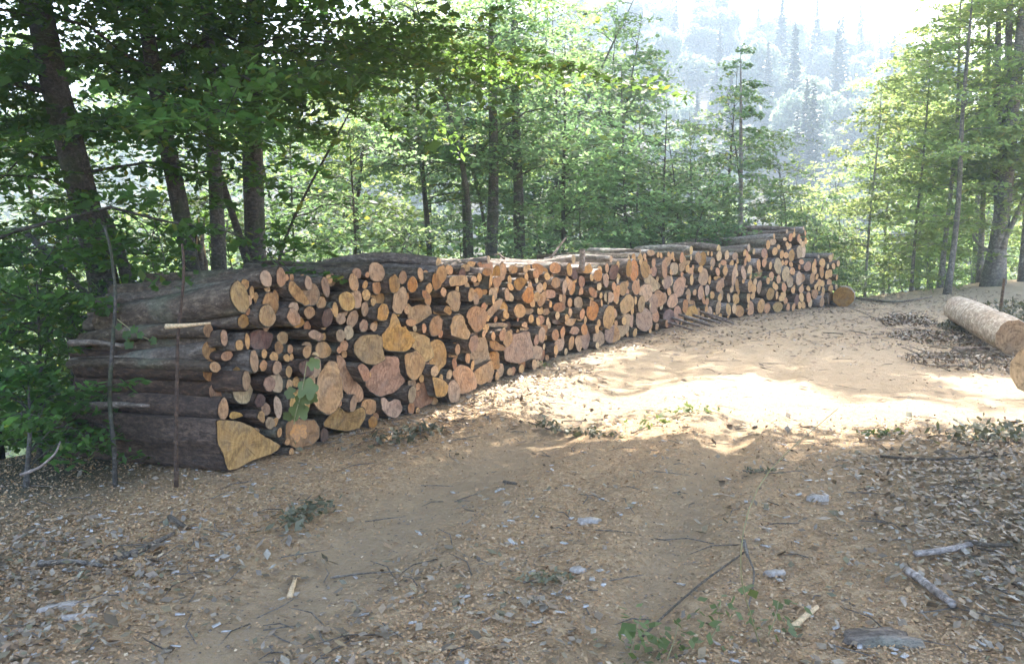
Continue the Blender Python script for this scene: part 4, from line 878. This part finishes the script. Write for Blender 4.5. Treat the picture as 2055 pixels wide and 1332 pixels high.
# the rest of the far wood, one mass, seen only through gaps
rg = np.random.default_rng(77); cs = []
for i in range(700):
    d = rg.uniform(125, 560); px = rg.uniform(-900, 3000); x = X(px, d)
    if 480 < px < 1900 and d < 300: continue
    z = float(H(x, d)); v = rg.normal(size=(240, 3)); v /= np.linalg.norm(v, axis=1)[:, None]
    cs.append(np.array([x, d, z + 8]) + v * np.array([5, 5, 7]) * rg.uniform(.6, 1, (240, 1)))
cs = np.concatenate(cs)
tag(link('far_wood', mesh_np('far_wood', leaf_quads(cs, 1.6, 1.2, .8, rg), quad_idx(len(cs)), M['leaf_hill'])), 'far hazy wood covering the hill behind the trees', 'forest', kind='stuff')
print('LEAVES', nleaf, bgn, cnt, len(cs))

# ------------------------------------------------------------------ litter on the ground
def on_ground(n, x0, x1, y0, y1, rg, dens):
    """samples thicker towards the camera, thinned by a density function of world position"""
    y = y0 * (y1 / y0) ** rg.uniform(0, 1, n); x = rg.uniform(-1, 1, n); x = x * (.72 * y + .6)
    m = (x > x0) & (x < x1) & (edge_dist(x, y) < .6); x, y = x[m], y[m]
    k = rg.uniform(0, 1, len(x)) < dens(x, y); return x[k], y[k]
rg = np.random.default_rng(5)
def d_saw(x, y): return dust_amt(x, y, rut_dist(x, y), base_dist(x, y)) * (1 - .85 * sst(7, 9, y) * (x > 0)) * (1 - .75 * sst(1.6, 3.2, x - .12 * y))
def scatter(name, x, y, l, w, mat, lift, label, cat, tilt=.25, yaw=None):
    z = H(x, y) + lift * (.4 + rg.uniform(0, 1, len(x)))
    c = np.stack([x, y, z], 1); return tag(link(name, mesh_np(name, leaf_quads(c, l, w, tilt, rg, yaw), quad_idx(len(c)), M[mat])), label, cat, kind='stuff')
x, y = on_ground(230000, -5, 8, 1.8, 11, rg, d_saw)
scatter('sawdust', x, y, .017, .011, 'sawdust', .009, 'orange sawdust and fine chips spread over the track', 'sawdust', .35)
x, y = on_ground(50000, -5, 9, 1.8, 16, rg, lambda x, y: .5 + 0 * x)
scatter('grit', x, y, .017, .012, 'grit', .004, 'dark grit and crumbs on the track', 'gravel', .2)
def d_leaf(x, y):
    a = .95 * sst(1.2, 2.6, x - .1 * y + .4 * wav(x * 1.5, y * 1.5, 21)) * (1 - sst(6.6, 8.2, y)) + .42 * sst(.3, -2.6, x - .1 * y + .5 * wav(x * 2, y * 2, 22)) * (1 - sst(4.4, 5.6, y))
    a = a + .5 * np.exp(-((base_dist(x, y) - .5) / .5) ** 2) * (y > 6.8) + .06 + .75 * np.exp(-(((x - 6.9) / 1.1) ** 2 + ((y - 13.6) / 2.6) ** 2))
    return np.clip(a + .18 * wav(x * 3, y * 3, 23), 0, 1) * (1 - .88 * np.exp(-(rut_dist(x, y) / .42) ** 2)) * (1 - .97 * ((x > 1.0) & (x < 4.6) & (y > 8.2) & (y < 12.5)))
x, y = on_ground(95000, -5, 10, 1.7, 22, rg, lambda x, y: d_leaf(x, y))
scatter('leaf_litter', x, y, .045, .026, 'litter', .03, 'grey-green dry leaf litter lying thick at the right and lower left', 'leaves', .35)
x, y = on_ground(9000, -5, 10, 1.8, 24, rg, lambda x, y: np.clip(.12 + .5 * d_leaf(x, y) + .35 * np.exp(-(base_dist(x, y) / .9) ** 2), 0, 1) * (1 - .8 * np.exp(-(rut_dist(x, y) / .42) ** 2)) * (1 - .9 * ((x > 1.0) & (x < 4.6) & (y > 8.2) & (y < 12.5))))
def far_debris(n, rg):
    x = rg.uniform(-2, 15, n); y = rg.uniform(7.5, 29, n); e_ = edge_dist(x, y); b_ = base_dist(x, y)
    a = .25 + .75 * np.exp(-(b_ / 1.3) ** 2) + .45 * sst(13.5, 15, y - .15 * x) + .3 * wav(x * 1.3, y * 1.3, 41)
    a = a * (1 - .93 * ((x > 1.2) & (x < 9) & (y > 8.2) & (y < 13.6)))
    m = (e_ < .3) & (rg.uniform(0, 1, n) < a) & (np.abs(x) < .66 * y); return x[m], y[m]
fx_, fy_ = far_debris(42000, rg)
scatter('track_debris', fx_, fy_, .085, .035, 'debris', .02, 'brown chips and bark scraps littering the track along the stack', 'debris', .2)
# bark and wood chips: little thick slabs
def slabs(name, x, y, l, w, th, mat, label, cat):
    n = len(x); yaw = rg.uniform(0, 6.28, n); L = l * rg.uniform(.5, 1.5, n); W = w * rg.uniform(.5, 1.4, n); T = th * rg.uniform(.5, 1.5, n)
    base = np.array([(-1, -.7, 0), (.8, -1, 0), (1, .8, 0), (-.7, 1, 0)]) * .5
    ca, sa = np.cos(yaw), np.sin(yaw); z = H(x, y); V = np.zeros((n, 8, 3)); p = rg.normal(0, .12, n)
    for i, (a, b, _) in enumerate(base):
        a_, b_ = a * L * rg.uniform(.7, 1.2, n), b * W * rg.uniform(.7, 1.2, n)
        V[:, i, 0] = x + ca * a_ - sa * b_; V[:, i, 1] = y + sa * a_ + ca * b_; V[:, i, 2] = z + .003 + a_ * p + .004
        V[:, i + 4] = V[:, i]; V[:, i + 4, 2] += T
    f = np.array([(4, 5, 6, 7), (0, 1, 5, 4), (1, 2, 6, 5), (2, 3, 7, 6), (3, 0, 4, 7)]); Fi = (np.arange(n)[:, None, None] * 8 + f[None]).reshape(-1, 4)
    return tag(link(name, mesh_np(name, V.reshape(-1, 3), Fi, M[mat])), label, cat, kind='stuff')
slabs('bark_chips', x, y, .042, .022, .004, 'barkchip', 'pale bark and wood chips strewn over the track', 'wood chips')
x, y = on_ground(2600, -5, 9, 2, 20, rg, lambda x, y: np.clip(.2 + .6 * d_leaf(x, y), 0, 1))
mb = MB()
for xx, yy in zip(x[:800], y[:800]):
    a = rg.uniform(0, 6.28); l = rg.uniform(.08, .35); z = float(H(xx, yy)) + .012
    mb.tube([(xx, yy, z), (xx + .5 * l * math.cos(a), yy + .5 * l * math.sin(a), z + .01), (xx + l * math.cos(a + .2), yy + l * math.sin(a + .2), z)], (.004, .004, .002), 3, cap=False)
tag(link('twig_litter', mb.mesh('twig_litter', M['twig'])), 'thin dry twigs scattered among the litter', 'twigs', kind='stuff')

# single sticks and pieces one can point at
def gpt(px, py): 
    d = EYE * F / (py - HY); return X(px, d), d
def gstick(pix, r, mat, label, name='fallen_branch', cat='branch', lift=.02, grp=None):
    pts = []
    for px, py, *h in pix:
        x, y = gpt(px, py); pts.append((x, y, float(H(x, y)) + lift + (h[0] if h else 0)))
    return stick(name, pts, r, mat, label, cat, grp)
gstick([(45, 1160), (110, 1150), (180, 1158)], (.016, .01), 'twig', 'dark straight twig on the ground at the lower left edge')
gstick([(205, 1142), (250, 1130), (290, 1108), (330, 1088)], (.022, .01), 'twig', 'grey stick rising to the right on the ground before the corner trunk')
gstick([(322, 1055), (345, 1070), (358, 1078)], (.018, .01), 'twig', 'short dark stick stub near the grey stick in front of the stack')
gstick([(1300, 1300), (1360, 1240), (1430, 1190), (1508, 1138)], (.006, .005), 'twig', 'thin dark twig slanting up to the forked tip in the right foreground', lift=.03)
gstick([(1508, 1135), (1530, 1180), (1525, 1230), (1518, 1262)], (.006, .004), 'twig', 'thin curved twig falling from the forked tip in the right foreground', lift=.04)
gstick([(1505, 1120), (1515, 1150)], (.014, .008), 'twig', 'small forked twig tip in the right foreground', lift=.04)
gstick([(1845, 1172), (1890, 1205), (1945, 1248)], (.022, .018), 'bark_pale', 'pinkish stick slanting down to the right in the right litter', 'stick', 'stick', .03)
gstick([(1860, 1140), (1930, 1132), (1985, 1118)], (.018, .016), 'bark_pale', 'pale brown stick with cut orange tip in the right litter', 'stick', 'stick', .04)
gstick([(1612, 1288), (1640, 1262), (1662, 1245)], (.016, .012), 'splinter', 'fresh yellow splinter lying in the right foreground', 'splinter_piece', 'splinter', .015)
gstick([(1780, 930), (1880, 942), (2060, 938)], (.012, .008), 'twig', 'long dark twig lying across the upper right litter', lift=.03)
gstick([(1970, 1120), (2010, 1128), (2060, 1128)], (.012, .01), 'twig', 'dark twig touching the right picture edge', lift=.05)
gstick([(650, 1160), (720, 1152), (790, 1158)], (.006, .003), 'twig', 'thin brown twig on the bare rut in the middle foreground')
gstick([(1010, 968), (1025, 973), (1035, 977)], (.012, .01), 'twig', 'small dark wood stub on the middle of the track')
gstick([(565, 1195), (580, 1155)], (.016, .008), 'splinter', 'small pale splinter at the edge of the left litter', 'splinter_piece', 'splinter', .01)
gstick([(1700, 600), (1800, 612), (1870, 606)], (.05, .02), 'bark', 'dark poles lying past the single round log', lift=.05)
def piece(px, py, l, w, th, mat, label, name='bark_piece', cat='bark piece', yaw=0.):
    th *= .6
    x, y = gpt(px, py); n = 14; a = np.arange(n) * 2 * np.pi / n; rr = 1 + .18 * rng.normal(size=n)
    rr = rr * (1 + .25 * np.where(np.arange(n) % 3 == 0, 1, -.3)); p = np.stack([np.cos(a) * l * rr / 2, np.sin(a) * w * rr / 2], 1); c, s_ = math.cos(yaw), math.sin(yaw); p = p @ np.array([[c, s_], [-s_, c]])
    lo = np.c_[p, np.full(n, -.01)]; hi = np.c_[p * .92, th + .2 * th * rng.normal(size=n)]; top = np.array([[0, 0, th * 1.5]])
    V = np.concatenate([lo, hi, top]); Fc = [(j, (j + 1) % n, n + (j + 1) % n, n + j) for j in range(n)] + [(n + j, n + (j + 1) % n, 2 * n) for j in range(n)]
    o = link(name, mesh_np(name, V, Fc, M[mat], True)); o.location = (x, y, float(H(x, y)) + .01); return tag(o, label, cat)
piece(1790, 1310, .36, .13, .03, 'bark', 'grey curved bark slab at the bottom right edge', yaw=-.25)
piece(1655, 1018, .15, .07, .04, 'barkchip', 'pale torn wood piece casting a dark shadow on the track', 'wood_piece', 'wood piece')
piece(1185, 1062, .12, .09, .02, 'barkchip', 'pale jagged chip in the middle of the track', 'wood_piece', 'wood piece')
piece(1575, 1165, .13, .05, .015, 'barkchip', 'wide whitish bark flake right of the thin grass stalk', 'wood_piece', 'wood piece', .3)
piece(1165, 1172, .08, .06, .015, 'barkchip', 'small round whitish chip above the dark moss tuft', 'wood_piece', 'wood piece')
piece(90, 1245, .2, .06, .012, 'barkchip', 'sunlit pale wood chunk at the lower left corner', 'wood_piece', 'wood piece', .5)
piece(120, 1275, .14, .05, .012, 'barkchip', 'smaller sunlit chunk below the one in the lower left corner', 'wood_piece', 'wood piece', .1)
piece(1960, 705, .5, .22, .08, 'bark_pale', 'grey rounded stone half under the large felled trunk', 'stone', 'stone')

# leafy twigs and weeds
def leafy(name, pts, nl, leaf, mat, label, cat, group=None, spread=.05, stem=.006, flat=False):
    P = smooth_path(pts, 10); base = Vector(P[0]); e = bpy.data.objects.new(name, None); C.collection.objects.link(e); e.location = base; tag(e, label, cat, group)
    mb = MB(); mb.tube(P - P[0], np.linspace(stem, stem * .4, 10), 5); link('stem', mb.mesh('stem', M['twig' if flat else 'stalk']), e)
    u = np.sort(rng.uniform(.1, 1, nl)); c = np.stack([np.interp(u, np.linspace(0, 1, 10), P[:, i] - P[0][i]) for i in range(3)], 1) + rng.normal(size=(nl, 3)) * spread * np.array([1, 1, .35 if flat else .7])
    if flat: c[:, 2] = np.abs(c[:, 2] - P[0][2] * 0) + .005
    link('leaves', mesh_np('leaves', leaf_quads(c, leaf, leaf * .65, .55), quad_idx(nl), M[mat]), e)
    return e
def gtwig(pix, nl, leaf, mat, label, spread, cat='leafy twig', grp='cut leafy twigs lying on the ground'):
    pts = []
    for px, py in pix: x, y = gpt(px, py); pts.append((x, y, float(H(x, y)) + .02))
    leafy('leafy_twig', pts, nl, leaf, mat, label, cat, grp, spread, .006, True)
gtwig([(740, 905), (800, 890), (860, 870)], 130, .06, 'greygreen', 'grey-green leafy twig on the ground before the fat split trunks', .09)
gtwig([(1060, 845), (1130, 862), (1190, 875), (1250, 892)], 150, .05, 'greygreen', 'long leafy twig lying in the middle at the edge of the sunlit patch', .06)
gtwig([(1270, 880), (1330, 850), (1400, 825), (1450, 840)], 120, .05, 'leaf_weed', 'green leafy twig catching sun at the patch edge', .08)
gtwig([(555, 1085), (590, 1060), (640, 1035)], 130, .05, 'greygreen', 'dark leafy twig before the corner trunk on the left track side', .06)
gtwig([(1050, 1198), (1095, 1190), (1140, 1195)], 90, .03, 'greygreen', 'small dark grey-green moss tuft in the middle foreground', .03)
gtwig([(1500, 962), (1530, 972), (1560, 965)], 40, .035, 'greygreen', 'small pale weed around the thin grass stalk', .03)
gtwig([(1740, 880), (1780, 890), (1830, 885)], 60, .05, 'leaf_weed', 'small green tuft at the upper edge of the right litter', .06)
gtwig([(1900, 890), (1990, 900), (2060, 880)], 260, .06, 'greygreen', 'broad heap of wilted leaves at the right edge below the sunlit patch', .14)
gtwig([(1035, 732), (1060, 735), (1085, 738)], 60, .06, 'leaf_weed', 'green weed tuft at the foot of the middle stack', .09)
# brush heaps round the felled trunks
def heap(cx_, cy_, rx, ry, hh, n, leaf, mat, label):
    z = float(H(cx_, cy_)); e = bpy.data.objects.new('brush_heap', None); C.collection.objects.link(e); e.location = (cx_, cy_, z); tag(e, label, 'brush')
    a = rng.uniform(0, 6.28, n); r = np.sqrt(rng.uniform(0, 1, n)); c = np.stack([np.cos(a) * r * rx, np.sin(a) * r * ry, hh * (1 - r ** 2) * rng.uniform(.1, 1, n) + .02], 1)
    link('leaves', mesh_np('leaves', leaf_quads(c, leaf, leaf * .6, .7), quad_idx(n), M[mat]), e)
    mb = MB()
    for i in range(26):
        a = rng.uniform(0, 6.28); r = rng.uniform(0, .8); p = np.array([math.cos(a) * r * rx, math.sin(a) * r * ry, .05]); q = p + np.array([rng.normal() * .4, rng.normal() * .4, rng.uniform(.02, hh)]); mb.tube([p, (p + q) / 2 + rng.normal(size=3) * .03, q], (.012, .008, .004), 4, cap=False)
    link('twigs', mb.mesh('twigs', M['twig']), e)
heap(9.6, 16.6, 1.1, 2.0, .65, 3200, .09, 'greygreen', 'dark brush heap behind the long felled trunk at the right edge')
heap(7.7, 15.6, .8, 1.3, .14, 1100, .07, 'litter', 'low brush of wilted leaves left of the long felled trunk')
heap(6.5, 12.3, .9, 1.0, .1, 900, .06, 'litter', 'flat brush of leaves and chips before the near end of the felled trunk')
heap(8.6, 19.0, .7, 1.1, .25, 600, .08, 'litter', 'brush past the far end of the long felled trunk')
for i in range(22):
    a = rng.uniform(0, 6.28); cx0, cy0 = rng.uniform(5.6, 8.0), rng.uniform(11.2, 16.5); l = rng.uniform(.15, .45)
    stick('loose_stick', [(cx0, cy0, .03 + float(H(cx0, cy0))), (cx0 + l * math.cos(a), cy0 + l * math.sin(a), .05 + float(H(cx0, cy0)))], (.012, .006), 'twig', 'thin broken stick in the debris left of the felled trunk', 'stick', 'broken sticks in the debris by the felled trunk', k=4)
stick('sapling_stub', [(X(2008, 13.8), 13.8, .1), (X(2010, 13.8), 13.8, .75), (X(2014, 13.8), 13.8, 1.15)], (.035, .02), 'bark', 'thin bare upright stem behind the brush heap at the right', 'stem')
# grass stalk rising in the right foreground
xs, ys = gpt(1545, 1325)
stick('grass_stalk', [(xs, ys, .0), (X(1500, 2.9), 2.9, Zp(1180, 2.9)), (X(1498, 2.9), 2.9, Zp(1080, 2.9)), (X(1535, 2.95), 2.95, Zp(960, 2.95)), (X(1690, 3.0), 3.0, Zp(822, 3.0))], (.0035, .0012), 'stalk', 'thin dry grass stalk arching up to the right in the foreground', 'grass stalk', k=5)
for i, (px, py, nl, hh, lab) in enumerate([(1270, 1325, 46, .12, 'leafy weed at the bottom edge, left of the grass stalk'), (1440, 1320, 34, .2, 'taller weed with small upright leaves at the bottom edge'), (1560, 1300, 34, .14, 'leafy weed at the foot of the grass stalk'), (1350, 1345, 40, .12, 'low weed at the bottom edge between two others')]):
    x, y = gpt(px, py)
    leafy('weed', [(x, y, float(H(x, y))), (x + .03, y, .06), (x + .05, y + .02, hh)], nl, .045, 'leaf_weed', lab, 'weed', 'weeds along the bottom edge', .055, .003)
# vine with lobed leaves in front of the stack
def lobed(cx_, cz, y, r, rot, tiltv):
    n = 28; a = np.arange(n) * 2 * np.pi / n; rr = r * (.72 + .28 * np.abs(np.cos(2.5 * (a - np.pi / 2))) - .35 * np.exp(-((a - 1.5 * np.pi) / .25) ** 2))
    V = np.stack([rr * np.cos(a + rot), .18 * rr * np.cos(2 * a) + tiltv * rr * np.sin(a + rot), rr * np.sin(a + rot)], 1) + np.array([cx_, y, cz]); V = np.r_[V, [[cx_, y + .01, cz]]]
    return V, [(j, (j + 1) % n, n) for j in range(n)]
vy = 6.45
e = bpy.data.objects.new('vine', None); C.collection.objects.link(e); tag(e, 'green vine with broad lobed leaves hanging before the split trunks', 'vine')
mb = MB(); mb.tube(smooth_path([(X(578, vy), vy + .1, .15), (X(580, vy), vy, .35), (X(600, vy), vy, .55), (X(612, vy), vy, .8)], 10), .004, 5); link('stem', mb.mesh('stem', M['stalk']), e)
for px, py, r, rot, tv in [(628, 730, 17, .3, .4), (612, 782, 27, -.2, .2), (600, 808, 20, .8, .3), (578, 790, 15, 1.5, .5), (592, 830, 26, .1, .25), (618, 800, 18, -1, .3), (572, 838, 14, 2, .3)]:
    V, Fc = lobed(X(px, vy), Zp(py, vy), vy + rng.normal() * .02, r * .85 * vy / F, rot, tv + rng.normal() * .3); link('leaf', mesh_np('leaf', V, Fc, M['leaf_weed'], True), e)
V, Fc = lobed(X(592, vy - .05), Zp(872, vy - .05), vy - .05, 19 * vy / F, .5, .3); tag(link('autumn_leaf', mesh_np('autumn_leaf', V, Fc, M['dead_leaf'], True)), 'orange withered leaf hanging below the green vine', 'leaf')
e = bpy.data.objects.new('vine', None); C.collection.objects.link(e); tag(e, 'small pale-green ivy sprig hanging by the left pole', 'vine'); vy = 5.95
mb = MB(); mb.tube(smooth_path([(X(232, vy), vy, Zp(640, vy)), (X(262, vy), vy, Zp(665, vy)), (X(310, vy), vy, Zp(690, vy))], 8), .003, 4); link('stem', mb.mesh('stem', M['stalk']), e)
for px, py, r in [(238, 655, 8), (252, 672, 10), (268, 660, 9), (256, 690, 11), (280, 672, 8), (305, 683, 9)]:
    V, Fc = lobed(X(px, vy), Zp(py, vy), vy - .02, r * vy / F, random.uniform(0, 6), .3); link('leaf', mesh_np('leaf', V, Fc, M['leaf_dark'], True), e)
# shrubs at the near left corner
for i, (px, py, d, hh, r_, nl, lab) in enumerate([(60, 800, 6.6, 1.5, .9, 26, 'leafy shrub at the left edge beside the open end of the stack'), (30, 950, 5.9, .8, .6, 16, 'low dark shrub with a few sunlit leaves at the left edge'), (130, 700, 7.9, 2.3, 1.0, 30, 'taller shrub behind the left ends of the long logs')]):
    x = X(px, d); zb = float(H(x, d))
    make_tree('shrub', [(x, d, zb), (x + .05, d, zb + hh * .5), (x, d + .1, zb + hh)], .02, 'leaf_dark', 'bark_tree', lab, 600 + i, leaf=.06, z0=zb + .1, Rmax=r_, nlimb=nl, cat='shrub', group='shrubs at the near left corner', up=.25)
stick('dry_branch', P3((20, 960, 5.4), (60, 945, 5.4), (95, 915, 5.45), (105, 890, 5.5)), (.012, .005), 'bark_pale', 'pale dry branch reaching in at the left edge above the ground', 'branch')
stick('thin_pole', P3((60, 470, 7.6), (120, 530, 7.6), (190, 610, 7.6)), (.028, .03), 'bark_tree', 'thin dark pole leaning down to the right behind the left logs', 'pole')

# ------------------------------------------------------------------ the air
V = [(x, y, z) for x in (-420, 460) for y in (-30, 640) for z in (-20, 112)]
hz = link('haze', mesh_np('haze', V, [(0, 1, 3, 2), (4, 6, 7, 5), (0, 4, 5, 1), (2, 3, 7, 6), (0, 2, 6, 4), (1, 5, 7, 3)]))
t = NT('haze_air'); pv = t.n('VolumePrincipled', i={'Color': (.72, .86, 1, 1), 'Density': .0015, 'Anisotropy': 0.0})
t.t.links.new(pv.outputs[0], t.out.inputs['Volume']); hz.data.materials.append(t.m); tag(hz, 'pale haze filling the valley air', 'haze', kind='stuff')
